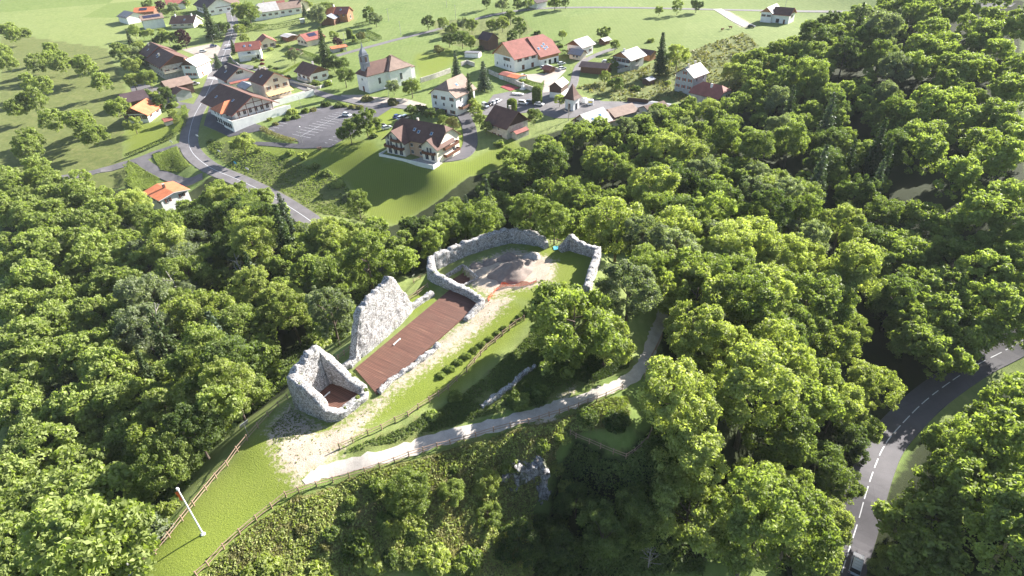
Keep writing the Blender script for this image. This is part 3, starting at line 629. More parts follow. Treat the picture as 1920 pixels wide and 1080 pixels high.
# ================================================================== BUILDINGS
def slab(name, tops, thick, mats, parent):
    """roof shell from a list of top faces (lists of 3-D points)"""
    mb = MB(); key = {}; V_ = []
    def idx_(p_):
        k = tuple(round(c, 3) for c in p_)
        if k not in key: key[k] = len(V_); V_.append(k)
        return key[k]
    fs = [tuple(idx_(p_) for p_ in f) for f in tops]; n_ = len(V_); ed = {}
    for f in fs:
        for i in range(len(f)): ed[(f[i], f[(i+1) % len(f)])] = 1
    side = [(a_, b_) for (a_, b_) in ed if (b_, a_) not in ed]
    mb.add(V_+[(x, y, z-thick) for x, y, z in V_], fs+[tuple(n_+i for i in f)[::-1] for f in fs]); mb.m = [0]*len(fs)+[1]*len(fs)
    mb.f += [(b_, a_, n_+a_, n_+b_) for a_, b_ in side]; mb.m += [1]*len(side)
    return mb.build(name, mats, parent)
def roof_faces(x0, x1, y0, y1, hw, rise, ov, hip):
    """ridge along x, hips at each end: 0 gable .. 1 full hip"""
    X0, X1, Y0, Y1 = x0-ov, x1+ov, y0-ov, y1+ov; W = (Y1-Y0)/2; ym = (Y0+Y1)/2; sl = rise/((y1-y0)/2); ze = hw-sl*ov*.8; zr = hw+rise
    def end(X, sgn, h):
        if h <= 0: return dict(k0=(X, Y0, ze), k1=(X, Y1, ze), r=(X, ym, zr), e0=(X, Y0, ze), e1=(X, Y1, ze))
        f = 1-h; zk = ze+(zr-ze)*f
        return dict(k0=(X, Y0+W*f, zk), k1=(X, Y1-W*f, zk), r=(X-sgn*W*h, ym, zr), e0=(X, Y0, ze), e1=(X, Y1, ze))
    A0, A1 = end(X0, -1, hip[0]), end(X1, 1, hip[1]); fs = []
    s0 = [A0['e0'], A1['e0']]; 
    if 0 < hip[1] < 1: s0.append(A1['k0'])
    s0 += [A1['r'], A0['r']]
    if 0 < hip[0] < 1: s0.append(A0['k0'])
    s1 = [A1['e1'], A0['e1']]
    if 0 < hip[0] < 1: s1.append(A0['k1'])
    s1 += [A0['r'], A1['r']]
    if 0 < hip[1] < 1: s1.append(A1['k1'])
    fs = [s0, s1]
    if hip[0] > 0: fs.append([A0['k1'], A0['k0'], A0['r']])
    if hip[1] > 0: fs.append([A1['k0'], A1['k1'], A1['r']])
    return fs, ze, zr
WCACHE = {}
def window_mesh(style, w_, h_, sh):
    k = (style, w_, h_, sh)
    if k in WCACHE: return WCACHE[k]
    mb = MB()   # local: x along the wall, y outward, z up
    if style == 'd': mb.box(-w_/2-.08, w_/2+.08, 0, .06, 0, h_+.1, 0); mb.box(-w_/2, w_/2, .02, .10, 0, h_, 2)
    elif style == 'g': mb.box(-w_/2-.1, w_/2+.1, 0, .05, 0, h_+.1, 0); mb.box(-w_/2, w_/2, .02, .09, 0, h_, 1)
    else:
        mb.box(-w_/2-.09, w_/2+.09, 0, .06, -.09, h_+.09, 0); mb.box(-w_/2, w_/2, .02, .09, 0, h_, 1); mb.box(-.03, .03, .02, .12, 0, h_, 0); mb.box(-w_/2-.12, w_/2+.12, 0, .14, -.16, -.08, 0)
        if style == 's': mb.box(-w_/2-.62, -w_/2-.1, .03, .11, -.03, h_+.03, 2); mb.box(w_/2+.1, w_/2+.62, .03, .11, -.03, h_+.03, 2)
    me = mb.mesh('window')
    for m_ in (MT['fascia_white'], MT['glass'], sh if not isinstance(sh, str) else MT[sh]): me.materials.append(m_)
    WCACHE[k] = me; return me
def place_win(root, wg, face, u_, z, w_, h_, style, sh):
    x0, x1, y0, y1 = wg['b']
    if face == 'y0': loc, rz = (x0+(x1-x0)*u_, y0-.02, z), pi
    elif face == 'y1': loc, rz = (x0+(x1-x0)*u_, y1+.02, z), 0
    elif face == 'x0': loc, rz = (x0-.02, y0+(y1-y0)*u_, z), pi/2
    else: loc, rz = (x1+.02, y0+(y1-y0)*u_, z), -pi/2
    o = bpy.data.objects.new('door' if style == 'd' else 'garage_door' if style == 'g' else 'window', window_mesh(style, w_, h_, sh)); C.objects.link(o); o.parent = root; o.location = loc; o.rotation_euler = (0, 0, rz)
def building(label, cat, org, yaw, wings, name='house', z=None, group=None):
    x, y = org; z = float(T(x, y)) if z is None else z
    root = empty(name, (x, y, z), yaw, label, cat, group)
    for wg in wings:
        x0, x1, y0, y1 = wg['b']; hw = wg.get('hw', 5.5); rise = wg.get('rise', (min(x1-x0, y1-y0) if wg.get('minr') else ((y1-y0) if wg.get('ax', 'x') == 'x' else (x1-x0)))/2*wg.get('pitch', .55))
        zb = wg.get('z0', -3.0); ov = wg.get('ov', .8); hip = wg.get('hip', (0, 0)); wm = MT[wg.get('wall', 'white_wall')]; gm = wg.get('gable'); rm = MT[wg.get('roof', 'roof_brown')]
        fm = MT[wg.get('fascia', 'fascia_brown')]
        split = wg.get('split')     # upper wall band in wood from this height
        mb = MB(); mb.box(x0, x1, y0, y1, zb, hw if not split else split)
        ax = wg.get('ax', 'x')
        if ax == 'x': fs, ze, zr = roof_faces(x0, x1, y0, y1, hw, rise, ov, hip); tr = lambda q: q
        else:
            fs, ze, zr = roof_faces(y0, y1, -x1, -x0, hw, rise, ov, hip); tr = lambda q: (-q[1], q[0], q[2])
        # gable fill
        gb = MB() if (gm or split) else mb; ins = -.05 if gm else 0
        L0, L1, W0, W1 = (x0, x1, y0, y1) if ax == 'x' else (y0, y1, -x1, -x0)
        if not wg.get('flat'):
            h = max(hip); rr = (rise-.12)*(1-h) if h < 1 else 0
            if rr > 0.1:
                wm_ = (W0+W1)/2; hb = (W1-W0)/2; tw_ = hb*h
                zb_ = split if split else hw
                prof = [(W0, zb_), (W1, zb_), (W1, hw-.02), (wm_+tw_, hw+rr), (wm_-tw_, hw+rr), (W0, hw-.02)] if h > 0 else [(W0, zb_), (W1, zb_), (W1, hw-.02), (wm_, hw+rr), (W0, hw-.02)]
                if not split: prof = [q for i, q in enumerate(prof) if i not in (0, 1)]; prof = prof
                ex = .06 if gm else 0
                n_ = len(prof); pts3 = [(L0-ex, a_, b_) for a_, b_ in prof]+[(L1+ex, a_, b_) for a_, b_ in prof]
                if ax != 'x': pts3 = [tr(q) for q in pts3]
                gb.add(pts3, [tuple(range(n_))[::-1], tuple(range(n_, 2*n_))]+[(i, (i+1) % n_, n_+(i+1) % n_, n_+i) for i in range(n_)])
        mb.build('wall', wm, root)
        if gb is not mb and gb.v: gb.build('gable', MT[gm or wg.get('wall')], root)
        if wg.get('flat'):
            pb = MB(); pb.box(x0-ov, x1+ov, y0-ov, y1+ov, hw, hw+.3); rf = pb.build('roof', rm, root)
        else: rf = slab('roof', [[tr(q) for q in f] for f in fs], .24, [rm, fm], root)
        sl = rise/((W1-W0)/2)
        for (u_, v_, side) in wg.get('sky', []):     # skylights: u along the ridge 0..1, v up the slope 0..1, side -1/+1
            cx = L0+(L1-L0)*u_; hh = (W1-W0)/2; cy = (W0+W1)/2+side*hh*(1-v_); cz = hw+rise*v_+.03
            sb = MB(); a_ = math.atan(sl)*-side
            def tr2(q, a_=a_, cx=cx, cy=cy, cz=cz): yy = q[1]*cos(a_)-q[2]*sin(a_); zz = q[1]*sin(a_)+q[2]*cos(a_); return tr((cx+q[0], cy+yy, cz+zz))
            sb.box(-.55, .55, -.7, .7, -.1, .12, 0, tr2); sb.box(-.42, .42, -.56, .56, .05, .15, 1, tr2); sb.build('skylight', [MT['fascia_white'], MT['skyglass']], rf)
        for (u_, v_, side) in wg.get('solar', []):
            cx = L0+(L1-L0)*u_; hh = (W1-W0)/2; cy = (W0+W1)/2+side*hh*(1-v_); cz = hw+rise*v_+.08; sb = MB(); a_ = math.atan(sl)*-side
            def tr3(q, a_=a_, cx=cx, cy=cy, cz=cz): yy = q[1]*cos(a_)-q[2]*sin(a_); zz = q[1]*sin(a_)+q[2]*cos(a_); return tr((cx+q[0], cy+yy, cz+zz))
            sb.box(-2.6, 2.6, -1.5, 1.5, 0, .12, 0, tr3); sb.build('solar_panel', simple('solar', (.03, .03, .07), .3, .1), rf)
        for (u_, v_) in wg.get('chim', []):
            cx = L0+(L1-L0)*u_; cy = (W0+W1)/2+(W1-W0)/2*v_; zt = hw+rise*(1-abs(v_)); cb = MB(); cb.box(cx-.38, cx+.38, cy-.38, cy+.38, zt-.8, zt+1.3, 0, tr); cb.box(cx-.46, cx+.46, cy-.46, cy+.46, zt+1.3, zt+1.42, 1, tr); cb.build('chimney', [MT[wg.get('chimm', 'cream_wall')], MT['concrete']], rf)
        for face, lst in wg.get('win', {}).items():
            for it in lst:
                if len(it) == 5: n_, z_, w_, h_, st = it; us = [(i+.5)/n_ for i in range(n_)]
                else: us, z_, w_, h_, st = it[0], it[2], it[3], it[4], it[5]
                for u_ in us: place_win(root, wg, face, u_, z_, w_, h_, st, wg.get('sh', 'shutter'))
        for (face, u0, u1, z_, dep, mt) in wg.get('balc', []):
            bb = MB(); fx0, fx1, fy0, fy1 = x0, x1, y0, y1
            if face in ('y0', 'y1'):
                a0, a1 = x0+(x1-x0)*u0, x0+(x1-x0)*u1; yy0, yy1 = (y0-dep, y0+.01) if face == 'y0' else (y1-.01, y1+dep); ry = yy0 if face == 'y0' else yy1
                bb.box(a0, a1, yy0, yy1, z_-.15, z_); bb.box(a0, a1, ry-.05, ry+.05, z_+.1, z_+1.0); bb.box(a0-.05, a0+.05, yy0, yy1, z_+.1, z_+1.0); bb.box(a1-.05, a1+.05, yy0, yy1, z_+.1, z_+1.0)
            else:
                a0, a1 = y0+(y1-y0)*u0, y0+(y1-y0)*u1; xx0, xx1 = (x0-dep, x0+.01) if face == 'x0' else (x1-.01, x1+dep); rx = xx0 if face == 'x0' else xx1
                bb.box(xx0, xx1, a0, a1, z_-.15, z_); bb.box(rx-.05, rx+.05, a0, a1, z_+.1, z_+1.0); bb.box(xx0, xx1, a0-.05, a0+.05, z_+.1, z_+1.0); bb.box(xx0, xx1, a1-.05, a1+.05, z_+.1, z_+1.0)
            bb.build('balcony', MT[mt], root)
    return root
def extra(root, name, boxes, mat):
    mb = MB()
    for b_ in boxes: mb.box(*b_)
    return mb.build(name, MT[mat], root)
def ridge(p0, p1, hr, L=None):
    """ridge end pixels and its height above the ground -> origin, yaw, length"""
    a_, b_ = hit(*p0, hr), hit(*p1, hr); c = (a_+b_)/2; d = b_-a_; l_ = hypot(d[0], d[1]); return (float(c[0]), float(c[1])), atan2(d[1], d[0]), l_
def simple_house(label, p0, p1, hr, W, name='house', cat='house', hw=None, L=None, yaw=None, **kw):
    org, yw, l_ = ridge(p0, p1, hr); l_ = L or max(l_-1.6, 5); rise = kw.pop('rise', None) or (hr-(hw or hr*.62)); hw = hr-rise
    ex = kw.pop('more', [])
    return building(label, cat, org, radians(yaw) if yaw is not None else yw, [dict(b=(-l_/2, l_/2, -W/2, W/2), hw=hw, rise=rise, **kw)]+ex, name)
W1 = lambda n_, z_=3.6, st='s': [(n_, z_, .95, 1.25, st)]
# church
building('white church with brown hipped roofs and a grey slate bell turret with a pointed cap', 'church', (-56, 294), radians(42), [
    dict(b=(-11, 3, -4.5, 4.5), hw=8.2, rise=4.2, hip=(1, 0), roof='roof_brown', wall='white_wall', ov=.5, win={'y0': [([.45], 0, 3.2, 1.2, 2.6, 'w')], 'x0': [([.5], 0, 5.3, .9, .9, 'w'), ([.5], 0, 0, 1.3, 2.6, 'd')]}),
    dict(b=(0, 12, -6.6, 6.6), hw=8.4, rise=4.9, hip=(1, 1), roof='roof_tan', wall='white_wall', ov=.5, win={'y0': [([.5], 0, 3.2, 1.2, 2.8, 'w')]}),
    dict(b=(12.02, 16.5, -3.2, 3.2), hw=6.6, rise=2.2, hip=(0, 1), roof='roof_tan', wall='white_wall', ov=.3)], name='church', z=0.2)
ch = [o for o in C.objects if o.name == 'church'][0]
mb = MB(); mb.box(-9.9, -6.7, -1.6, 1.6, 8.5, 16.2); 
for zz in (12.6, 16.1): mb.box(-10.05, -6.55, -1.75, 1.75, zz, zz+.22)
tb = mb.build('bell_turret', MT['slate'], ch)
for b_ in ((-8.8, -7.8, -1.72, -1.6), (-8.8, -7.8, 1.6, 1.72), (-10.02, -9.9, -.5, .5), (-6.7, -6.58, -.5, .5)):
    mb = MB(); mb.box(*b_, 13.2, 15.4); mb.build('louvre', MT['dark_wood'], tb)
mb = MB(); rings = [(1.9, 16.3), (1.85, 17.0), (1.5, 17.8), (.9, 18.6), (.45, 19.3), (.08, 21.5)]; vs = [(-8.3+r_*cos(pi/4+pi/2*i), r_*sin(pi/4+pi/2*i), z_) for r_, z_ in rings for i in range(4)]
mb.add(vs, [(j*4+i, j*4+(i+1) % 4, (j+1)*4+(i+1) % 4, (j+1)*4+i) for j in range(5) for i in range(4)]+[(3, 2, 1, 0)]); mb.build('spire', MT['slate'], tb)
# white three storey house
building('white three storey house with brown half hipped roof behind the apartment block', 'house', (-20.5, 255.5), radians(55), [
    dict(b=(-6.5, 6.5, -6.5, 6.5), hw=8, rise=5.0, hip=(.55, 0), roof='roof_tan', fascia='fascia_brown', win={'x0': [(3, 5.8, .9, 1.3, 's'), (3, 3.3, .8, 1.2, 'w'), (3, .5, 1.3, 1.4, 's')], 'y0': [([.25, .7], 0, 5.2, .9, 1.6, 'w')]}, sky=[(.45, .55, -1)], balc=[('y0', .1, .8, 2.6, 2.2, 'brown_wood')])])
# large farmhouse
building('large farmhouse with long pinkish red roof, timber gable and several skylights', 'farmhouse', (12.5, 318), radians(37), [
    dict(b=(-13, 2, -8.2, 8.2), hw=6.3, rise=6.2, roof='roof_red', fascia='fascia_red', gable='pale_wood', win={'x0': [([.3, .45], 0, 4.2, 1.3, 1.4, 's'), ([.2, .35, .5, .85], 0, 1.2, .8, 1.2, 'w')], 'y0': [([.2, .5, .8], 0, 4.2, 1.4, 1.2, 's'), ([.35, .75], 0, 0, 1.6, 2.2, 'd')]}),
    dict(b=(2.03, 14, -10.2, 8.1), hw=5.0, rise=7.5, roof='roof_red', fascia='fascia_red', wall='white_wall', split=2.9, gable='orange_wood', hip=(0, .35), sky=[(.12, .35, -1), (.35, .42, -1), (.5, .5, -1), (.42, .28, -1), (.56, .33, -1)], win={'y0': [([.25], 0, 1.0, 1.1, 1.1, 'w'), ([.5, .8], 0, 0, 1.6, 2.2, 'g')]})], name='farmhouse')
# chalets and houses on the right
simple_house('dark timber chalet with a very pale reflecting roof', (1079, 74), (1097.5, 68), 8, 9.5, 'chalet', 'chalet', L=9.5, yaw=45, wall='white_wall', gable='brown_wood', roof='roof_pale', rise=2.8, ov=1.2, win={'x0': W1(2, 2.2), 'y0': W1(2, 1.5)},
    more=[dict(b=(-9.5, -4.85, -7.5, -.5), hw=2.7, rise=1.8, ax='y', roof='slate', wall='cream_wall', win={'x0': [([.3, .6], 0, .9, 1.1, 1.1, 'w')]})])
simple_house('chalet with pale grey roof, reddish timber front and white ground floor', (1165.6, 96), (1192.5, 87.5), 8, 10.5, 'chalet', 'chalet', L=11, yaw=43, wall='grey_wall', gable='orange_wood', roof='roof_pale', rise=2.9, ov=1.2, sh='shutter', win={'x0': [(4, 2.6, .9, 2, 's'), ([.2, .8], 0, .2, 1.6, 2, 'd')], 'y0': W1(1, 2.8)}, balc=[('x0', 0, 1, 2.4, 1.3, 'white_wall')], chim=[(.1, -.1)], chimm='white_wall')
simple_house('tall narrow white house with grey weathered tile roof at the edge of the wood', (1285, 125), (1312, 117.5), 11, 9.0, L=10, yaw=40, wall='grey_wall', roof='roof_pale', rise=3.2, ov=.8, sh='fascia_red', win={'x0': [([.5], 0, 8.0, .6, 1.2, 's'), (3, 5.2, .7, 1.2, 's'), (3, 2.2, .7, 1.2, 's')], 'y0': [(2, 5.2, .8, 1.2, 'w'), (2, 2.0, .8, 1.2, 'w')]}, chim=[(.15, -.1), (.8, .15)])
simple_house('old reddish brown hipped roof half hidden below the tall white house', (1317, 150), (1356, 166), 7.5, 10, L=13, yaw=-50, wall='old_wall', roof='roof_red', rise=3.4, hip=(.5, .5), win={'x1': W1(3, 2.5)}, chim=[(.55, -.3)], chimm='white_wall')
building('white house with mauve brown roof standing alone in the top meadow beside the track', 'house', (160.5, 372), radians(-42), [
    dict(b=(-6.5, -.5, -5, 8), hw=5.6, rise=2.6, ax='y', roof='roof_pale', fascia='fascia_red', gable='orange_wood', win={'y0': [([.25, .75], 0, 3.2, 1.1, 1.1, 's')]}),
    dict(b=(-.48, 9, -3.5, 5.5), hw=5.0, rise=2.9, roof='roof_brown', fascia='fascia_red', gable='orange_wood', win={'y0': [([.35], 0, .2, 1.8, 2.2, 'g'), ([.75], 0, 0, 1, 2.2, 'd')], 'x1': W1(1, 2.8)})])
simple_house('long low shed of reddish brown boards with a dark roof', (1101, 114), (1134, 119), 4.6, 6.5, 'shed', 'shed', L=13, yaw=-28, wall='brown_wood', roof='roof_dark', rise=1.3, ov=.8)
simple_house('small old barn with boarded gable on a white base next to the pale yard', (1046, 154), (1050, 143), 7.0, 5.4, 'barn', 'barn', L=8, yaw=62, wall='white_wall', gable='dark_wood', split=2.4, roof='roof_pale', rise=2.0, ov=.4)
simple_house('small dark boarded hut with striped metal roof on the brambly slope', (1163+46, 146), (1224, 142), 3.0, 3.6, 'hut', 'hut', L=4.4, yaw=42, wall='dark_wood', roof='slate', rise=.8, ov=.4)
simple_house('brown roofed farm building with boarded gable in front of the village car park', (934, 197.5), (966, 207.5), 9.0, 11, 'farmhouse', 'farmhouse', L=11.5, yaw=-49, wall='old_wall', gable='dark_wood', split=4.2, roof='roof_brown', rise=4.6, ov=1.0, win={'y0': [([.3, .6], 0, 2.2, .9, 1.3, 'w'), ([.35, .65], 0, -.9, .9, 1.3, 's')]}, chim=[(.62, .08)], chimm='old_wall',
    more=[dict(b=(5.9, 8.8, -3.5, 3), hw=1.8, rise=.8, ax='y', roof='roof_red', wall='old_wall', ov=.2)])
simple_house('house with a gleaming white roof slope at the tree edge below the squat tower', (1095, 212), (1124, 204), 7.5, 9.5, L=11, yaw=38, wall='cream_wall', roof='roof_pale', fascia='fascia_red', rise=3.6, sky=[(.7, .5, -1), (.3, .4, -1)], win={'x0': W1(2)},
    more=[dict(b=(5.6, 12, -4.2, 3), hw=3.2, rise=2.2, roof='roof_tan', wall='cream_wall')])
simple_house('long outbuilding with brown sheet roof right of the white roofed house', (1144, 203), (1180, 195), 5.6, 8, 'outbuilding', 'outbuilding', L=11, yaw=30, wall='grey_wall', roof='roof_tan', rise=1.8)
simple_house('brown roofed house half hidden in the trees at the end of the village road', (1216, 199), (1236, 189), 6.0, 9, L=9, yaw=30, wall='grey_wall', roof='roof_brown', rise=2.2)
simple_house('flat grey lean-to behind the half hidden brown roofed house', (1228, 190), (1248, 196), 3.4, 5, 'shed', 'shed', L=8, yaw=-35, wall='grey_wall', roof='roof_grey', rise=.5)
simple_house('weathered timber barn with dark roof among the trees behind the church meadow', (906, 58), (924, 62), 8.5, 7, 'barn', 'barn', L=8, yaw=-50, wall='dark_wood', roof='roof_dark', rise=3, ov=.6)
simple_house('garden shed with red brown roof by the stone garden wall', (1030-5, 121), (1034, 125), 3, 4, 'shed', 'shed', L=4, yaw=-45, wall='brown_wood', roof='roof_red', rise=1.0)
simple_house('small timber hut with pale roof behind the chalets', (1128, 71), (1139, 69), 3.4, 4, 'hut', 'hut', L=4.5, yaw=40, wall='brown_wood', roof='roof_pale', rise=1.0)
simple_house('brown timber shed between the grey roofed chalet and the dark spruce', (1206, 94), (1222, 91), 4.6, 5.5, 'shed', 'shed', L=7, yaw=-45, wall='orange_wood', roof='roof_dark', rise=1.3)
# carport in front of the farmhouse
building('low garage with two reddish flat pitched roofs below the farmhouse terrace', 'garage', tuple(hit(960, 139, 2.6)[:2]), radians(-46), [dict(b=(-6, 0, -2.8, 2.8), hw=2.3, rise=.6, roof='roof_red', wall='white_wall', ov=.3), dict(b=(.02, 6.5, -3.4, 2.6), hw=2.4, rise=.6, roof='roof_orange', wall='white_wall', ov=.3)], name='garage')
# chapel tower (small shelter with pyramid roof)
x_, y_ = hit(1073, 190, 3)[:2]
ct = empty('bell_tower', (float(x_), float(y_), float(T(x_, y_))), radians(-42), 'squat white tower with a tall brown pyramid roof beside the recycling bins', 'tower')
extra(ct, 'wall', [(-2.1, 2.1, -2.1, 2.1, -2, 4.6)], 'white_wall')
mb = MB(); R_ = [(2.9, 4.5), (2.1, 5.6), (1.2, 7.6), (.05, 10.2)]; vs = [(r_*(1 if i in (0, 3) else -1), r_*(1 if i < 2 else -1), z_) for r_, z_ in R_ for i in range(4)]
mb.add(vs, [(j*4+i, j*4+(i+1) % 4, (j+1)*4+(i+1) % 4, (j+1)*4+i) for j in range(3) for i in range(4)]+[(3, 2, 1, 0)]); mb.build('roof', MT['roof_brown'], ct)
for (xx, yy, rz) in ((0, -2.12, pi), (2.12, 0, -pi/2)): o = bpy.data.objects.new('doorway', window_mesh('g', 1.2, 2.6, 'shutter')); C.objects.link(o); o.parent = ct; o.location = (xx, yy, 0); o.rotation_euler = (0, 0, rz)
# apartment block
ap = building('cream apartment block with brown roofs, wooden balconies and a long white walled terrace', 'apartment block', (-28.8, 210.3), radians(-33), [
    dict(b=(-12, 12, -6, 7), hw=7.6, rise=5.2, roof='roof_brown', wall='ivory_wall', ov=.8, hip=(.3, .3), sky=[(.42, .5, -1), (.52, .42, -1), (.78, .45, -1)], win={'x1': [([.3, .7], 0, 5, 1.2, 2.0, 'w'), ([.3, .7], 0, 2, 1.6, 2.0, 'w')]}, balc=[('x1', .15, .85, 4.6, 1.5, 'shutter'), ('x1', .15, .85, 1.8, 1.8, 'shutter')], chim=[(.35, .2)]),
    dict(b=(-12.5, -3, -9, 2), hw=7.4, rise=3.8, ax='y', roof='roof_brown', wall='ivory_wall', ov=1.2, win={'y0': [([.2, .35, .7], 0, 7.2, .8, 1.7, 'w'), ([.15, .3, .6, .85], 0, 4.4, .9, 2.0, 'w'), ([.2, .5, .8], 0, 1.4, 1.5, 2.1, 'w')]}, balc=[('y0', .4, .9, 7.0, 1.3, 'shutter'), ('y0', 0, .45, 4.2, 1.3, 'shutter'), ('y0', .5, 1, 4.0, 1.4, 'shutter')]),
    dict(b=(5, 12.3, -8, 2), hw=6.8, rise=2.9, ax='y', roof='roof_brown', wall='ivory_wall', ov=1.0, win={'y0': [([.4, .6], 0, 4.3, .8, 2.0, 'w'), ([.3, .7], 0, 1.4, 1.5, 2.1, 'w')]}, balc=[('y0', .1, .9, 4.0, 1.2, 'shutter')])], name='apartment_block', z=-1.0); ap.scale = (.9, .9, .9)
extra(ap, 'plaster_bay', [(-2.9, 4.9, -6.12, -6.0, -1, 7.2)], 'peach_wall')
for xx in (-1.5, 2.8):
    for zz in (2.4, 5.2): o = bpy.data.objects.new('window', window_mesh('w', 1.1, 1.2, 'shutter')); C.objects.link(o); o.parent = ap; o.location = (xx, -6.14, zz-.6); o.rotation_euler = (0, 0, pi)
tr_ = extra(ap, 'terrace', [(-14, 13, -12, -6.2, -3.5, .75)], 'concrete'); extra(ap, 'parapet', [(-14.2, 13.2, -12.25, -12.02, -3.4, 1.65), (13.02, 13.25, -12.2, -8.2, -3.4, 1.65), (-14.25, -14.02, -12, -6, -3.4, 1.65)], 'white_wall')
# hotel: big roofed hall with terraces
ho = building('large hotel with sweeping dark red roof, timber framed gable and white ground floor terraces', 'hotel', (-113.5, 264), radians(-46), [
    dict(b=(-14, 13, -8.5, 8.5), hw=5.6, rise=4.6, roof='roof_brown', fascia='fascia_red', wall='white_wall', ov=2.2, sky=[(.72, .45, -1), (.2, .3, -1)], win={'x1': [([.1, .25, .4, .55, .7, .85], 0, 3.4, 1.2, 2.0, 'w')], 'y0': [([.35, .45, .55], 0, 3.2, .9, 1.4, 'w'), ([.3, .45, .6, .75], 0, -.6, 1.5, 2.2, 'g')]}),
    dict(b=(-1, 8, -11.5, -3), hw=5.2, rise=2.6, ax='y', roof='roof_orange', fascia='fascia_red', wall='white_wall', ov=1.0, hip=(.9, 0), win={'y0': [(3, 3.0, 1.0, 1.4, 'w'), (4, -.4, 1.5, 2.1, 'g')], 'x1': [(2, 3, 1.5, 1.3, 'w')]})], name='hotel', z=0.2)
extra(ho, 'terrace', [(13.02, 17.5, -12, 14, -1.5, 2.6)], 'paving'); extra(ho, 'parapet', [(17.52, 17.75, -12.2, 14, -1.5, 3.5), (8.2, 17.7, -12.3, -12.02, -1.5, 3.5)], 'white_wall')
for k in range(4): o = bpy.data.objects.new('window', window_mesh('g', 1.6, 1.9, 'shutter')); C.objects.link(o); o.parent = ho; o.location = (9.6+k*2.1, -12.33, .2); o.rotation_euler = (0, 0, pi)
mb = MB()
for yy in (-7.5, -3.5, 0, 3.5, 7.5): mb.box(14.3, 14.5, yy-.1, yy+.1, 2.6, 5.6+4.4*(1-abs(yy)/8.5))
mb.box(14.28, 14.52, -8, 8, 5.3, 5.6); mb.box(14.28, 14.52, -4, 4, 7.5, 7.7); mb.build('timber_frame', MT['shutter'], ho)
h2 = building('cream four storey inn with brown roof, brown shutters and a yellow awning over its terrace', 'hotel', (-105.5, 283), radians(-46), [
    dict(b=(-6.5, 6.5, -6, 6), hw=9.2, rise=3.8, roof='roof_brown', fascia='fascia_red', wall='cream_wall', ov=.7, sky=[(.5, .45, -1)], chim=[(.1, -.1), (.18, .2)], win={'x1': [([.5], 0, 9.0, .9, 1.3, 's'), (3, 6.3, .9, 1.3, 's'), (6, 2.9, 1.0, 1.2, 'w')]})], name='inn', z=0.2)
mb = MB(); mb.add([(6.55, -6, 5.4), (6.55, 6, 5.4), (9.4, 6.3, 4.3), (9.4, -6.3, 4.3), (6.55, -6, 5.3), (6.55, 6, 5.3), (9.4, 6.3, 4.2), (9.4, -6.3, 4.2)], [(0, 3, 2, 1), (4, 5, 6, 7), (0, 4, 7, 3), (2, 6, 5, 1), (3, 7, 6, 2)]); mb.build('awning', simple('awning', (.62, .42, .20), .8, .1), h2)
extra(h2, 'terrace', [(6.55, 12, -8, 14, -1, 1.9)], 'paving'); extra(h2, 'parapet', [(12.02, 12.2, -8, 14.2, -1, 2.9), (6.6, 12.2, 14.02, 14.2, -1, 2.9)], 'white_wall')
simple_house('low link building with slate grey roof between the hotel and the gabled house', (452.5, 150.6), (473, 160.6), 5.2, 6, L=10, yaw=-48, wall='white_wall', roof='slate', rise=1.3, ov=.4)
simple_house('white gabled house with wide grey purple roof at the road fork', (426, 115), (446, 128), 9.0, 14, L=15, yaw=-50, wall='white_wall', roof='roof_dark', fascia='fascia_red', rise=4.2, ov=1.3, sky=[(.5, .4, -1)], chim=[(.35, -.4)], win={'x1': [([.5], 0, 6.0, 2.2, 1.2, 's'), (4, .6, 1.2, 1.3, 'w')], 'y0': [([.75, .9], 0, 2.4, .9, 1.3, 's')]},
    more=[dict(b=(7.55, 10, -6.5, 6.5), hw=2.9, rise=.5, ax='y', roof='roof_red', wall='cream_wall', ov=.3)])
simple_house('bright white narrow house with pale roof at the start of the crossroads', (357, 111), (367, 100), 9.5, 8.5, L=12, yaw=78, wall='white_wall', roof='roof_pale', gable='dark_wood', rise=3.2, hip=(0, 0), ov=.9, sh='fascia_red', win={'x0': [([.6], 0, 4.7, 1.6, 1.2, 's'), ([.25, .55, .75], 0, 1.2, .8, 1.2, 's')], 'y0': [([.3], 0, .2, 1.2, 2.2, 'd')]}, chim=[(.05, .3)], chimm='roof_orange')
building('very long old farm range with dark red roof stepping down beside the wood', 'farmhouse', (-184, 351), radians(-50), [
    dict(b=(-22, -6, -7, 7), hw=7.5, rise=4.0, roof='roof_brown', fascia='fascia_red', wall='old_wall', ov=1.0, sky=[(.5, .4, -1)], chim=[(.2, -.3)], win={'y0': [(5, 4.2, .9, 1.2, 's'), (5, 1.0, .9, 1.2, 'w')]}),
    dict(b=(-5.98, 21, -8, 8), hw=6.6, rise=4.4, roof='roof_brown', fascia='fascia_red', wall='old_wall', gable='brown_wood', ov=1.2, sky=[(.3, .5, -1), (.42, .4, -1)], chim=[(.45, -.5)], win={'y0': [(7, 3.9, .9, 1.2, 's'), (6, .8, 1.1, 1.3, 'w')], 'x1': [(4, 3.2, 1, 1.3, 's')]}, balc=[('x1', 0, 1, 3, 1.5, 'cream_wall')])], name='farmhouse', z=-.2)
simple_house('old barn with mossy tan roof and dark boarded walls at the roadside', (308, 150), (346, 143), 7.6, 9.5, 'barn', 'barn', L=11.5, yaw=43, wall='dark_wood', roof='roof_tan', rise=2.4, ov=.6,
    more=[dict(b=(-5.5, 1.5, -12.5, -4.8), hw=3.6, rise=1.6, ax='y', roof='roof_brown', wall='grey_wall', ov=.4)])
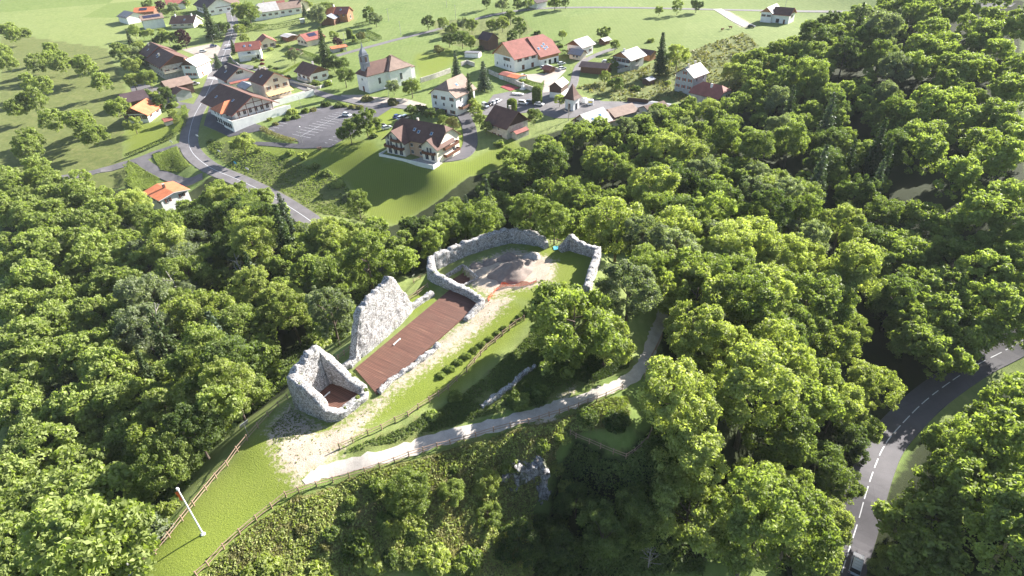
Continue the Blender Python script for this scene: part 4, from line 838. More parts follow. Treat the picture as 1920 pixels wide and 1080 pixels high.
simple_house('white bungalow with a pale salmon roof at the left edge beside the hedge', (251, 201), (268, 185), 7.0, 10.5, L=11.5, yaw=88, wall='white_wall', roof='roof_orange', gable='brown_wood', fascia='fascia_red', rise=3.1, ov=1.2, sh='shutter', win={'x0': [(4, 1.5, 1.0, 2, 's')], 'y0': W1(2, 1.6)})
simple_house('dark brown chalet at the left edge behind the salmon roofed bungalow', (236, 176), (256, 168), 6.5, 9, L=9, yaw=40, wall='dark_wood', roof='roof_dark', rise=2.6, ov=1)
simple_house('white two storey house with pinkish red roof and two skylights above the main road', (445, 80.6), (481, 75.6), 9.0, 9.5, L=12, yaw=15, wall='white_wall', roof='roof_red', fascia='fascia_red', rise=3.1, sky=[(.35, .45, -1), (.62, .45, -1)], sh='glass', win={'x0': [(3, 5, .8, 1.3, 's'), (3, 2, .8, 1.3, 's')], 'y0': [([.5], 0, 3.4, 1.6, 1.2, 'w'), ([.85], 0, .4, 1.4, 2.2, 'd')]}, balc=[('y0', .1, .8, 2.8, 1.5, 'white_wall')])
simple_house('small cream cottage with two tone red brown roof behind the pinkish roofed house', (493, 60), (499, 72), 6.5, 9, L=10, yaw=-62, wall='cream_wall', roof='roof_red', fascia='fascia_red', rise=2.9, win={'x1': [([.3, .75], 0, .8, 1.2, 1.6, 's')]})
simple_house('cottage with chocolate brown roof and dark boarded gable below the tall spruce', (569, 115), (595.6, 123), 7.4, 10, L=13.5, yaw=-47, wall='white_wall', gable='brown_wood', roof='roof_brown', rise=3.2, ov=1.1, win={'x1': W1(2, 1.5), 'y0': W1(3, 1.4)}, chim=[(.6, .1)], chimm='white_wall', balc=[('y0', .2, .9, .4, 1.8, 'old_wall')])
simple_house('cream bungalow with light red roof carrying solar panels beside the tall spruce', (568, 64), (592, 57), 6.2, 11, L=12, yaw=45, wall='cream_wall', roof='roof_red', fascia='fascia_red', rise=2.8, solar=[(.5, .6, -1)], win={'x0': W1(3, 1.2)})
building('brick red double house with white chimney at the edge of the sunny meadow', 'house', (-109, 443), radians(-12), [
    dict(b=(-10, 0, -5, 5), hw=5.6, rise=3.0, roof='roof_orange', fascia='fascia_red', wall='brown_wood', ov=.7, chim=[(.95, 0)], chimm='white_wall', win={'y0': W1(2)}),
    dict(b=(.02, 10, -4.5, 5), hw=5.4, rise=3.2, roof='roof_red', fascia='fascia_red', wall='orange_wood', sky=[(.5, .5, -1)], ov=.7, win={'x1': [([.5], 0, 1.4, 1.6, 1.8, 'w')], 'y0': W1(2)}),
    dict(b=(-5, 4, -13, -4.6), hw=3.6, rise=2.0, ax='y', roof='slate', wall='brown_wood', ov=.7)])
building('long white farm range with pale grey and brown weathered roofs under the bushy tree', 'farmhouse', (-158, 474), radians(28), [
    dict(b=(-17, 0, -7, 7), hw=5.0, rise=4.6, roof='roof_pale', wall='white_wall', hip=(.8, 0), ov=.6, chim=[(.55, .1)], win={'y0': W1(4, 2)}),
    dict(b=(.02, 16, -5.5, 5.5), hw=4.8, rise=3.4, roof='roof_tan', wall='white_wall', ov=.6, win={'y0': W1(3, 2)})], name='farmhouse')
simple_house('white house with a large black solar roof near the left edge', (268, 29), (295, 24), 8.4, 10, L=13, yaw=32, wall='white_wall', roof='roof_tan', rise=2.2, ov=.8, solar=[(.3, .5, -1), (.72, .5, -1)], win={'x0': W1(2)})
simple_house('red roofed house with solar panels at the far left behind the white one', (257, 14), (285, 12), 6.4, 11, L=13, yaw=10, wall='brown_wood', roof='roof_orange', rise=2.2, ov=.8, solar=[(.45, .5, -1)])
simple_house('house with a wide chestnut brown roof and white verge boards', (326, 29), (364, 28), 7.0, 12, L=16, yaw=-5, wall='cream_wall', roof='roof_brown', fascia='fascia_white', rise=3.8, ov=1.0, sky=[(.58, .4, -1)], chim=[(.12, -.1), (.85, -.1)], chimm='white_wall', win={'y0': W1(3, 1.4)})
building('large dark roofed chalet with crossing gables beside the big spruce', 'chalet', (-215, 505), radians(-50), [
    dict(b=(-13, 13, -9, 9), hw=5.5, rise=5.0, roof='roof_dark', wall='white_wall', ov=1.6, chim=[(.55, -.3)], win={'y0': W1(4, 1.5), 'x1': W1(3, 1.5)}),
    dict(b=(2, 12, -2, 15), hw=4.8, rise=3.0, ax='y', roof='roof_tan', wall='white_wall', ov=1.2)], name='chalet')
simple_house('grey roofed white house cut by the left picture edge', (232, 18), (252, 24), 7, 12, L=14, yaw=-40, wall='white_wall', roof='roof_grey', rise=2.6, win={'y0': W1(3)})
simple_house('white and grey house at the top left beyond the solar roofs', (316, -2), (336, -3), 7, 10, L=12, yaw=30, wall='white_wall', roof='roof_red', rise=2.6)
simple_house('red roofed house at the very top beside the road', (398, 0), (418, 2), 6, 9, L=12, yaw=-30, wall='cream_wall', roof='roof_red', rise=2.4)
simple_house('timber bus shelter like building with pale blue roof on the upper road', (428, -2), (433, 12), 4.5, 6, 'shelter', 'shelter', L=14, yaw=-70, wall='orange_wood', roof='roof_grey', rise=.8, ov=.8)
simple_house('pink roofed house at the top behind the long farm range', (500, 0), (525, 4), 8, 11, L=14, yaw=20, wall='cream_wall', roof='roof_red', rise=3)
simple_house('purple brown roofed house at the top left of the sunny meadow', (545, -3), (566, 0), 8, 11, L=12, yaw=-40, wall='cream_wall', roof='roof_brown', rise=3)
simple_house('white barn end showing between the trees at the top of the meadow lane', (1000, -4), (1016, -6), 6, 8, 'barn', 'barn', L=9, yaw=40, wall='white_wall', roof='roof_dark', rise=2.2)
simple_house('small garden house with red roof below the cottage garden', (548, 89), (560, 92), 3.2, 5, 'shed', 'shed', L=6, yaw=-40, wall='cream_wall', roof='roof_red', rise=1.1)
simple_house('open pergola like annex with grey roof beside the solar bungalow', (534, 62), (548, 66), 3.4, 6, 'pergola', 'pergola', L=8, yaw=-45, wall='brown_wood', roof='roof_pale', rise=.7)
simple_house('flat white caravan shelter behind the garden wall near the farmhouse', (875, 94), (898, 98), 2.8, 4, 'caravan', 'caravan', L=8, yaw=-20, wall='white_wall', roof='roof_grey', rise=.4, ov=.1)
simple_house('low red garage roofs beside the lane behind the church', (626, 86), (640, 84), 3, 5, 'garage', 'garage', L=8, yaw=30, wall='old_wall', roof='roof_orange', rise=.6)
simple_house('tiny playhouse with pink roof on the lawn at the left', (309, 221), (315, 219), 3.0, 3, 'playhouse', 'playhouse', L=3, yaw=40, wall='cream_wall', roof='roof_red', rise=1.0, ov=.4)
# orange roofed house at the left
building('white house with a bright orange low roof rising out of the left wood', 'house', tuple(hit(310, 354, 6)[:2]), radians(-40), [dict(b=(-5.5, 5.5, -4.8, 4.8), hw=5.4, rise=.9, roof='roof_orange', fascia='fascia_white', wall='white_wall', ov=.7, chim=[(.45, 0)], chimm='dark_wood', win={'x1': W1(2), 'y0': W1(3)})])
# ================================================================== VEGETATION
def leaf_arrays(centers, radii, per, size, rng, flat=.35, up=.35, jit=.28, v=None):
    nb = len(centers); n_ = nb*per
    c = np.repeat(centers, per, 0); r = np.repeat(radii, per)[:, None]; vb = np.repeat(v if v is not None else rng.random(nb), per)
    d = rng.normal(size=(n_, 3)); d[:, 2] = d[:, 2]*.8+up; d /= np.linalg.norm(d, axis=1)[:, None]+1e-9
    p_ = c+d*r*(1-jit*rng.random((n_, 1))**1.5)*np.array([1, 1, .85])
    nrm = d+rng.normal(size=(n_, 3))*.75; nrm /= np.linalg.norm(nrm, axis=1)[:, None]
    a_ = np.cross(nrm, rng.normal(size=(n_, 3))); a_ /= np.linalg.norm(a_, axis=1)[:, None]+1e-9; b_ = np.cross(nrm, a_)
    s_ = size*(.6+.8*rng.random((n_, 1)))
    q = np.stack([p_-a_*s_, p_-b_*s_*.55+nrm*s_*.15, p_+a_*s_, p_+b_*s_*.55+nrm*s_*.15], 1)
    return q, np.clip(vb*.6+rng.random(n_)*.4, 0, 1)
def leaf_mesh(name, q, v):
    me = bpy.data.meshes.new(name); n_ = len(q)
    me.vertices.add(n_*4); me.vertices.foreach_set('co', q.reshape(-1).astype(np.float32))
    me.loops.add(n_*4); me.loops.foreach_set('vertex_index', np.arange(n_*4, dtype=np.int32))
    me.polygons.add(n_); me.polygons.foreach_set('loop_start', np.arange(0, n_*4, 4, dtype=np.int32)); me.polygons.foreach_set('loop_total', np.full(n_, 4, np.int32))
    at_ = me.attributes.new('v', 'FLOAT', 'POINT'); at_.data.foreach_set('value', np.repeat(v, 4).astype(np.float32)); me.update(calc_edges=True); return me
def deciduous(seed, nl=8, spread=.62, tall=1.0, nb=200, per=105, size=.19, brad=(.08, .25)):
    """unit crown: radius about 5 m, centre at the origin"""
    r = np.random.default_rng(seed); R = 5.0; lobes = []
    for i in range(nl):
        th = 2*pi*i/nl*1.0+r.uniform(-.5, .5); z = r.uniform(-.45, .75); rr = spread*R*math.sqrt(max(.1, 1-abs(z)**1.6))*r.uniform(.75, 1.1)
        lobes.append((rr*cos(th), rr*sin(th), z*R*tall*.75, R*r.uniform(.34, .52)))
    for i in range(4):      # stray outer boughs make the outline uneven
        th = r.uniform(0, 6.28); z = r.uniform(-.3, .8); rr = R*r.uniform(.72, .98)*math.sqrt(max(.15, 1-z*z)); lobes.append((rr*cos(th), rr*sin(th), z*R*tall*.9, R*r.uniform(.16, .26)))
    lobes.append((r.uniform(-1, 1), r.uniform(-1, 1), R*tall*.55, R*.48)); lobes.append((0, 0, -.1*R, R*.62))
    cs, rs = [], []
    while len(cs) < nb:
        k = r.integers(len(lobes)); lx, ly, lz, lr = lobes[k]; d = r.normal(size=3); d[2] = d[2]*.8+.30; d /= np.linalg.norm(d)
        p_ = np.array([lx, ly, lz])+d*lr*r.uniform(.82, 1.08)*np.array([1, 1, tall**.5])
        if any(np.linalg.norm(p_-np.array(l_[:3])) < l_[3]*.72 for l_ in lobes): continue
        if p_[2] < -R*.72: continue
        cs.append(p_); rs.append(R*r.uniform(*brad))
    q, v = leaf_arrays(np.array(cs), np.array(rs), per, size, r, jit=.55)
    return leaf_mesh('crown', q, v)
def conifer(seed, hgt=16., rad=3.2, tiers=22, size=.30, droop=.28, dens=46):
    r = np.random.default_rng(seed); cs, rs, vv = [], [], []
    for t_ in range(tiers):
        f = (t_+.5)/tiers; z = hgt*(.08+.92*f); rr = rad*(1-f)**.8*r.uniform(.8, 1.15)+.15; nb_ = max(3, int(9*(1-f)+3)); off = r.uniform(0, 6)
        for b in range(nb_):
            th = off+2*pi*b/nb_+r.uniform(-.25, .25); L_ = rr*r.uniform(.75, 1.15); m_ = max(2, int(L_/.42))
            for k in range(m_):
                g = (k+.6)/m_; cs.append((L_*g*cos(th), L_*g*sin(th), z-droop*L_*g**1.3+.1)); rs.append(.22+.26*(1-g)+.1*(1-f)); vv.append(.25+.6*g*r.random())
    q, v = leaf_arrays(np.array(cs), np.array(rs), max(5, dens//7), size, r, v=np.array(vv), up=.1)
    return leaf_mesh('crown', q, v)
def bush(seed, nb=34, per=70, size=.13, sph=1.0, brad=(.22, .4)):
    r = np.random.default_rng(seed); cs = []; 
    for i in range(nb):
        d = r.normal(size=3); d[2] = abs(d[2])*.9; d /= np.linalg.norm(d); cs.append(d*r.uniform(.55, .85)*np.array([1, 1, sph]))
    q, v = leaf_arrays(np.array(cs), r.uniform(*brad, nb), per, size, r); return leaf_mesh('foliage', q, v)
def column(seed, hgt, rad, n_=2600, size=.24):
    r = np.random.default_rng(seed); th = r.uniform(0, 2*pi, n_); z = r.random(n_)**.9; rr = rad*np.where(z < .8, 1, np.sqrt(np.clip(1-((z-.8)/.2)**2, 0, 1)))
    cs = np.stack([rr*np.cos(th), rr*np.sin(th), z*hgt], 1); q, v = leaf_arrays(cs, np.full(n_, .09), 3, size, r); return leaf_mesh('foliage', q, v)
def trunk_mesh(seed, h, r0, limbs=5, fork=.55):
    r = random.Random(seed); mb = MB(); p_ = Vector((0, 0, -1.0)); tip = Vector((r.uniform(-.3, .3), r.uniform(-.3, .3), h)); k = 5; last = p_
    for i in range(1, k+1):
        q = Vector((0, 0, -1)).lerp(tip, i/k)+Vector((r.uniform(-.12, .12), r.uniform(-.12, .12), 0)); mb.tube(last, q, r0*(1-.75*(i-1)/k), r0*(1-.75*i/k), 7, cap=(i == k)); last = q
    for i in range(limbs):
        z = h*(fork+(1-fork)*.8*i/limbs); th = 2*pi*i/limbs*1.6; L_ = h*.35*r.uniform(.8, 1.2); a_ = Vector((0, 0, z)); m_ = a_+Vector((cos(th)*L_*.5, sin(th)*L_*.5, L_*.35)); e_ = m_+Vector((cos(th+.3)*L_*.5, sin(th+.3)*L_*.5, L_*.45))
        mb.tube(a_, m_, r0*.38, r0*.22, 6, cap=False); mb.tube(m_, e_, r0*.22, r0*.06, 6)
    return mb.mesh('trunk')
DEC = [deciduous(11, 8, .62, 1.0), deciduous(12, 9, .60, 1.15), deciduous(13, 7, .66, .85), deciduous(14, 10, .58, 1.05, 200, 105, .18, (.07, .22)),
       deciduous(15, 6, .55, 1.3, 190, 105, .18, (.07, .21)), deciduous(16, 9, .68, .9, 200, 105, .2)]
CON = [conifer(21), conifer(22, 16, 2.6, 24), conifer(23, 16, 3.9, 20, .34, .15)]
BUS = [bush(31), bush(32, 40, 60, .15, .8), bush(33, 30, 80, .12, 1.3), bush(34, 60, 34, .10, 1.0, (.12, .26))]
TRU = [trunk_mesh(41, 9, .34), trunk_mesh(42, 9, .26, 6, .4), trunk_mesh(43, 15, .26, 0)]
for m_ in DEC+CON+BUS: m_.materials.append(MT['leaf_mid'])
for m_ in TRU: m_.materials.append(MT['bark'])
COLS = {}
def child(name, me, parent, mat=None, loc=(0, 0, 0), scale=(1, 1, 1), rz=0):
    o = bpy.data.objects.new(name, me); C.objects.link(o); o.parent = parent; o.location = loc; o.scale = scale; o.rotation_euler = (0, 0, rz)
    if mat is not None: o.material_slots[0].link = 'OBJECT'; o.material_slots[0].material = mat
    return o
TREES = []
TN = 0
def tree(px, py, r=4.5, h=None, kind='d', mat='leaf_mid', label=None, group=None, cat='tree', proto=None, world=None, sq=1.0):
    """px, py: crown centre in the photo; r: crown radius, h: full height in metres"""
    global TN; TN += 1
    rnd = random.Random(TN*17)
    if h is None: h = r*2.3
    if kind == 'd': cz = max(h-r*.92*sq, r*.7)
    elif kind == 'c': cz = h*.5
    else: cz = h*.5
    if world: x, y = world
    else:
        p_ = hit(px, py, cz); x, y = float(p_[0]), float(p_[1])
    z = float(T(x, y)); TREES.append((x, y, r))
    if kind == 'd':
        me = DEC[proto if proto is not None else rnd.randrange(len(DEC))]; root = empty('deciduous_tree', (x, y, z), rnd.uniform(0, 6.28), label, cat, group)
        k = r/5.6; child('crown', me, root, MT[mat], (0, 0, cz), (k, k, k*sq)); child('trunk', TRU[rnd.randrange(2)], root, None, (0, 0, 0), (h/13, h/13, h/12))
    elif kind == 'c':
        me = CON[proto if proto is not None else rnd.randrange(2)]; root = empty('conifer', (x, y, z), rnd.uniform(0, 6.28), label, cat, group)
        k = r/3.2; child('crown', me, root, MT[mat], (0, 0, 0), (k, k, h/16)); child('trunk', TRU[2], root, None, (0, 0, 0), (h/15, h/15, h/15.8))
    elif kind == 'b':
        me = BUS[proto if proto is not None else rnd.randrange(len(BUS))]; root = bpy.data.objects.new('bush', me); C.objects.link(root)
        root.location = (x, y, z-.1*r); root.rotation_euler = (0, 0, rnd.uniform(0, 6)); root.scale = (r, r, h/1.25); root.material_slots[0].link = 'OBJECT'; root.material_slots[0].material = MT[mat]
        tag(root, label, 'bush' if cat == 'tree' else cat, group)
    return root
def topix(p_):
    q = np.asarray(p_, float)-CAM; Z = q@FW; return 960+F*(q@RT)/Z, 540-F*(q@UP)/Z, F/Z
PROT = [[(250,1079),(262,1000),(345,935),(440,850),(535,745),(535,650),(600,640),(655,640),(670,560),(735,515),(790,545),(800,490),(900,450),(960,430),(1040,450),(1130,465),(1135,560),(1200,620),(1225,560),(1243,560),(1235,640),(1215,700),(1235,800),(1170,862),(1060,815),(700,930),(500,1000),(370,1079)],
        [(0,-60),(0,120),(238,180),(240,345),(300,390),(420,320),(500,350),(545,395),(600,400),(690,418),(735,420),(860,350),(960,270),(1060,235),(1180,205),(1300,178),(1380,170),(1360,110),(1500,50),(1690,-30)],
        [(1679,790),(1650,830),(1612,900),(1607,960),(1600,1079),(1679,1079)]]
def clear(x, y, z, r):
    px, py, k = topix((x, y, z)); R_ = r*k
    return not any(float(sdist(np.array([px]), np.array([py]), pg)[0]) > -R_*.72 for pg in PROT)
def inside(pg, x, y): return float(sdist(np.array([x]), np.array([y]), pg)[0]) > 0
def forest(name, pg, n_, rr, spacing, mats, region, kinds=(('d', 1.0),), hk=2.3, seed=1, zc=6, guard=True):
    """fill the photo polygon (crown tops) with single trees"""
    rnd = random.Random(seed); q = [tuple(hit(x, y, zc)[:2]) for x, y in pg]; xs_ = [a_[0] for a_ in q]; ys_ = [a_[1] for a_ in q]; got = 0
    for _ in range(6000):
        if got >= n_: break
        x, y = rnd.uniform(min(xs_), max(xs_)), rnd.uniform(min(ys_), max(ys_))
        if not inside(q, x, y): continue
        r = rnd.uniform(*rr)
        if any((x-a_)**2+(y-b_)**2 < ((r+c)*spacing)**2 for a_, b_, c in TREES): continue
        if guard and not clear(x, y, float(T(x, y))+r*1.4, r): continue
        u_ = rnd.random(); kd = 'd'
        for k_, pr in kinds:
            if u_ < pr: kd = k_; break
            u_ -= pr
        mt = rnd.choice(mats)
        tone = {'leaf_bright': 'bright yellow green', 'leaf_mid': 'fresh green', 'leaf_deep': 'deep green', 'leaf_grey': 'grey green', 'needle': 'dark', 'needle_pale': 'pale blue green'}
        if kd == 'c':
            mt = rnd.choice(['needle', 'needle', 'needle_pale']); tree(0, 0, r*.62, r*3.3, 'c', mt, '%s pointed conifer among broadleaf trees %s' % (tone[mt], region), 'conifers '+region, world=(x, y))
        else:
            sq = rnd.uniform(.9, 1.2); size = 'large' if r > (rr[0]+rr[1])/2 else 'smaller'; h = r*hk*rnd.uniform(.9, 1.15)
            tree(0, 0, r, h, 'd', mt, '%s %s broadleaf tree %s' % (size, tone[mt], region), 'broadleaf trees '+region, world=(x, y), sq=sq)
        got += 1
    print('forest', name, got)
L4 = ['leaf_bright', 'leaf_mid', 'leaf_mid', 'leaf_bright', 'leaf_deep', 'leaf_grey']
# --- single trees around the ruins
tree(1078, 612, 8.0, 14, mat='leaf_mid', proto=5, label='large round deciduous tree on the bank between the fence and the gravel path')
tree(1040, 575, 4.2, 11, mat='leaf_bright', proto=2, label='bright green upright tree leaning against the large round tree by the enclosure')
tree(1135, 640, 4.6, 9.5, mat='leaf_bright', proto=3, label='light green tree on the path side of the large round tree')
tree(1178, 550, 5.8, 12, mat='leaf_grey', proto=3, label='grey green tree right of the enclosure beside the upper gravel path')
tree(1142, 436, 8.0, 15, mat='leaf_bright', proto=0, world=tuple(float(q) for q in at(1158, 416, 19)[:2]), label='large bright yellow green tree behind the right end of the enclosure')
tree(1205, 450, 4.8, 12, mat='leaf_grey', proto=4, label='greyish tree between the yellow green tree and the shaded path')
tree(1212, 500, 4.2, 11, mat='leaf_mid', proto=2, label='green tree between the grey green tree and the top of the gravel path')
tree(1322, 525, 6.0, 14, mat='leaf_mid', proto=0, label='tall tree shading the top of the gravel path from its right side')
tree(1306, 625, 5.4, 13, mat='leaf_bright', proto=5, label='bright tree on the wood side fence of the gravel path')
tree(1275, 418, 5.6, 14, mat='leaf_deep', proto=1, label='dark tree at the far end of the visible gravel path')
tree(335, 795, 6.9, 13, mat='leaf_bright', proto=5, label='bright round tree at the left fence beside the information board')
tree(255, 830, 5.5, 11, mat='leaf_mid', proto=2, label='dark sided tree left of the bright round tree by the fence')
tree(1260, 745, 6.2, 13.5, mat='leaf_bright', proto=0, label='tall bright tree overhanging the bend of the gravel path')
tree(1295, 850, 5.8, 13, mat='leaf_bright', proto=1, label='bright tree standing below the picnic enclosure on the right')
tree(1205, 965, 4.6, 9, mat='leaf_mid', proto=3, label='fresh green tree on the slope right of the rock outcrop')
tree(1130, 1010, 4.6, 10, mat='leaf_deep', proto=4, label='dark narrow tree below the rock outcrop')
tree(1080, 945, 3.0, 6, mat='leaf_deep', proto=2, label='small shaded tree directly right of the rock outcrop')
tree(1290, 960, 6.0, 13, mat='leaf_bright', proto=5, label='yellow green tree filling the slope under the picnic enclosure')
tree(825, 462, 2.1, 9.5, 'c', 'needle_pale', world=tuple(float(q) for q in at(822, 447, 12)[:2]), label='small pointed light green conifer behind the enclosure wall')
tree(968, 430, 1.8, 8, 'c', 'needle_pale', world=tuple(float(q) for q in at(968, 424, 12)[:2]), label='young light green conifer behind the far enclosure wall')
tree(765, 925, 3.3, 5.6, mat='leaf_mid', proto=0, label='round leafy tree on the slope below the lower fence')
tree(735, 985, 1.5, 2.8, 'b', 'leaf_bright', label='small bright yellow shrub below the round leafy tree')
tree(700, 905, 1.6, 2.4, 'b', 'leaf_mid', label='green shrub right under the lower fence near the path fork')
tree(850, 925, 2.0, 3.2, mat='leaf_mid', proto=2, label='low spreading tree halfway between the round tree and the rock outcrop')
tree(1015, 975, 2.2, 3.4, 'b', 'leaf_deep', label='dark bush hanging over the lower right of the rock outcrop')
tree(955, 868, 1.5, 2.0, 'b', 'leaf_bright', label='bright tuft on the upper left rim of the rock outcrop')
tree(910, 905, 2.1, 3.4, mat='leaf_bright', proto=3, label='sunlit low tree touching the left side of the rock outcrop')
tree(915, 965, 2.0, 3.2, mat='leaf_mid', proto=5, label='shaded low tree under the rock outcrop on its left')
tree(975, 1020, 3.4, 6, mat='leaf_deep', proto=0, label='olive green shrubby tree at the foot of the rock outcrop')
tree(1050, 1040, 3.4, 6.5, mat='leaf_deep', proto=1, label='dark shrubby tree at the bottom edge below the rock outcrop')
tree(812, 1040, 2.1, 3.2, 'b', 'leaf_bright', label='pale bush at the bottom edge below the round leafy tree', proto=0)
tree(878, 1040, 2.0, 3.0, 'b', 'leaf_mid', label='green bush at the bottom edge right of the pale bush', proto=1)
tree(665, 1020, 2.2, 3.4, 'b', 'leaf_mid', label='green bush on the dry slope under the lower fence', proto=2)
tree(600, 1068, 2.2, 3.0, 'b', 'leaf_bright', label='bush at the bottom edge outside the lower fence', proto=1)
tree(480, 1062, 2.3, 3.0, 'b', 'leaf_bright', label='pale green bush at the bottom edge beside the lower fence', proto=3)
tree(650, 965, 1.1, 1.5, 'b', 'leaf_deep', label='small dark bush in the dry grass below the lower fence', proto=0)
tree(560, 985, 1.0, 1.3, 'b', 'leaf_olive', label='small olive bush in the dry grass near the lower fence', proto=1)
tree(285, 990, 2.3, 3.6, 'b', 'leaf_grey', label='rounded grey green bush outside the left fence beside the flagpole', proto=0)
tree(312, 948, 1.5, 3.0, 'b', 'leaf_bright', label='feathery sumac like shrub outside the fence behind the flagpole', proto=3)
tree(975, 745, 1.9, 2.6, 'b', 'leaf_mid', label='bright green round bush on the bank above the gravel path', proto=0)
tree(1000, 728, 2.3, 3.0, 'b', 'leaf_deep', label='dark green bush between the round bush and the large tree', proto=1)
tree(852, 740, 1.1, 1.5, 'b', 'leaf_mid', label='small shrub on the shaded bank below the middle of the upper fence', proto=2)
tree(808, 775, 1.2, 1.3, 'b', 'leaf_mid', label='small shrub on the shaded bank nearer the path fork', proto=0)
tree(1155, 780, 2.0, 2.4, 'b', 'leaf_deep', label='brownish green bush at the path bend inside the fence end', proto=1)
tree(1105, 775, 1.8, 2.0, 'b', 'leaf_deep', label='low dark bush under the fence end by the gravel path', proto=2)
tree(1040, 870, 1.5, 1.8, 'b', 'leaf_mid', label='bush on top of the rock outcrop', proto=3)
tree(1060, 905, 1.5, 2.2, 'b', 'leaf_bright', label='yellowish bush just right of the rock outcrop', proto=0)
tree(640, 625, 2.2, 3, 'b', 'leaf_mid', label='low round bush at the edge of the wood beside the tall ruin wall', proto=1)
tree(600, 640, 2.5, 3.5, 'b', 'leaf_bright', label='bright bush behind the ruined tower', proto=0)
for i, (x_, y_, r_) in enumerate([(842,688,1.0),(858,676,.9),(874,664,.95),(888,653,.85),(903,642,.85),(918,632,.8),(932,622,.8),(944,612,.75),(963,601,.6),(975,590,.9),(825,700,.9),(988,580,1.1)]):
    tree(x_, y_, r_, r_*1.15, 'b', 'leaf_mid', label='%s clipped round shrub counted up the row along the upper log fence' % (['third', 'fourth', 'fifth', 'sixth', 'seventh', 'eighth', 'ninth', 'tenth', 'eleventh', 'twelfth', 'second', 'last'][i] if i != 10 else 'second'), group='shrubs along the upper log fence', proto=3)
# --- woods as single trees
SP = [(240,560),(330,520),(520,540),(560,600),(640,640),(560,700),(470,770),(430,760),(380,700),(240,740)]
forest('left near', SP, 22, (3.8, 7.2), .48, L4+['leaf_bright'], 'in the wood left of the tower', (('d', .93), ('c', .07)), seed=2)
forest('left mid', [(240,400),(330,380),(420,345),(540,400),(600,430),(700,440),(770,500),(700,560),(640,600),(540,530),(330,510),(240,540)], 34, (3.8, 7.4), .48, L4+['leaf_bright'], 'between the road and the tall ruin wall', (('d', .96), ('c', .04)), seed=3)
forest('left low', [(240,740),(300,720),(440,800),(330,930),(240,1010)], 5, (3.4, 4.2), .5, ['leaf_deep', 'leaf_mid'], 'outside the left log fence', seed=4)
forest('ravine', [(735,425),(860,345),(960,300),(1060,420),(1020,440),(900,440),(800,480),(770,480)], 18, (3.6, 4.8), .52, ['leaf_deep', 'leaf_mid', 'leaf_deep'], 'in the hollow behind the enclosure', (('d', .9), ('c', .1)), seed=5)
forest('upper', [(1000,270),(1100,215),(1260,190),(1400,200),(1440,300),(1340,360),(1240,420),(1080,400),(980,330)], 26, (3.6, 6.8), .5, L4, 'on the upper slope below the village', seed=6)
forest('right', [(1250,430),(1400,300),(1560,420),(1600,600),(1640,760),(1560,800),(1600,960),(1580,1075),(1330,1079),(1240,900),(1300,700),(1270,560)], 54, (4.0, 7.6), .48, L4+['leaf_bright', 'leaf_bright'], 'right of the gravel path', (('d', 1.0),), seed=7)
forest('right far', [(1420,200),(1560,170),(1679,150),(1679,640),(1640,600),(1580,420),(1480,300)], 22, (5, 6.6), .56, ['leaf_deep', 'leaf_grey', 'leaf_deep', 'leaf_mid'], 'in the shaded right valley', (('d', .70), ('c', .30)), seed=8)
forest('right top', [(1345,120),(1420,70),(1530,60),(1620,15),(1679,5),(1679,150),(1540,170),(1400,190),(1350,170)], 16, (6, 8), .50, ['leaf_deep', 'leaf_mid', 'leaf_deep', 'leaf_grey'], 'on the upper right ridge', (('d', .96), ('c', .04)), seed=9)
# --- the rest of the woods, one object: too many to tell apart
STQ, STV = [], []
def _base(me):
    n_ = len(me.vertices); co = np.zeros(n_*3, np.float32); me.vertices.foreach_get('co', co); v = np.zeros(n_, np.float32); me.attributes['v'].data.foreach_get('value', v); return co.reshape(-1, 4, 3), v[::4]
BASES = [_base(m_) for m_ in DEC]
def stuff_trees(pg, n_, rr, spacing, seed, zc=6, guard=True, keep=.36):
    rnd = random.Random(seed); rg = np.random.default_rng(seed); q = [tuple(hit(x, y, zc)[:2]) if hit(x, y, zc) is not None else tuple(at(x, y, 0)[:2]) for x, y in pg]; xs_ = [a_[0] for a_ in q]; ys_ = [a_[1] for a_ in q]; got = 0
    for _ in range(7000):
        if got >= n_: break
        x, y = rnd.uniform(min(xs_), max(xs_)), rnd.uniform(min(ys_), max(ys_)); r = rnd.uniform(*rr)
        if not inside(q, x, y) or any((x-a_)**2+(y-b_)**2 < ((r+c)*spacing)**2 for a_, b_, c in TREES): continue
        if guard and not clear(x, y, float(T(x, y))+r*1.4, r): continue
        TREES.append((x, y, r)); co, v = BASES[rnd.randrange(len(BASES))]; k = rg.random(len(co)) < keep; co = co[k]; v = v[k]
        c = co.mean(1, keepdims=True); co = c+(co-c)*1.75; a_ = rnd.uniform(0, 6.28); R_ = np.array([[cos(a_), -sin(a_), 0], [sin(a_), cos(a_), 0], [0, 0, 1]]); s_ = r/5.6
        STQ.append((co@R_.T)*s_+np.array([x, y, float(T(x, y))+r*1.35])); STV.append(v*.7+rnd.uniform(0, .3)); got += 1
    print('stuff', got)
stuff_trees([(1690,0),(1919,-10),(1919,600),(1760,700),(1690,640)], 60, (5.5, 7.5), .52, 10)
stuff_trees([(1660,420),(1919,420),(1919,610),(1760,700),(1690,660)], 30, (4.5, 6), .5, 21, guard=False)
stuff_trees([(1698,1079),(1722,920),(1765,860),(1919,760),(1919,1079)], 30, (4.8, 6.6), .46, 11, guard=False)
stuff_trees([(0,340),(235,350),(235,1079),(0,1079)], 70, (4.6, 6.2), .50, 12)
stuff_trees([(0,50),(230,100),(235,340),(0,350)], 26, (4.5, 6), .62, 13, guard=False)
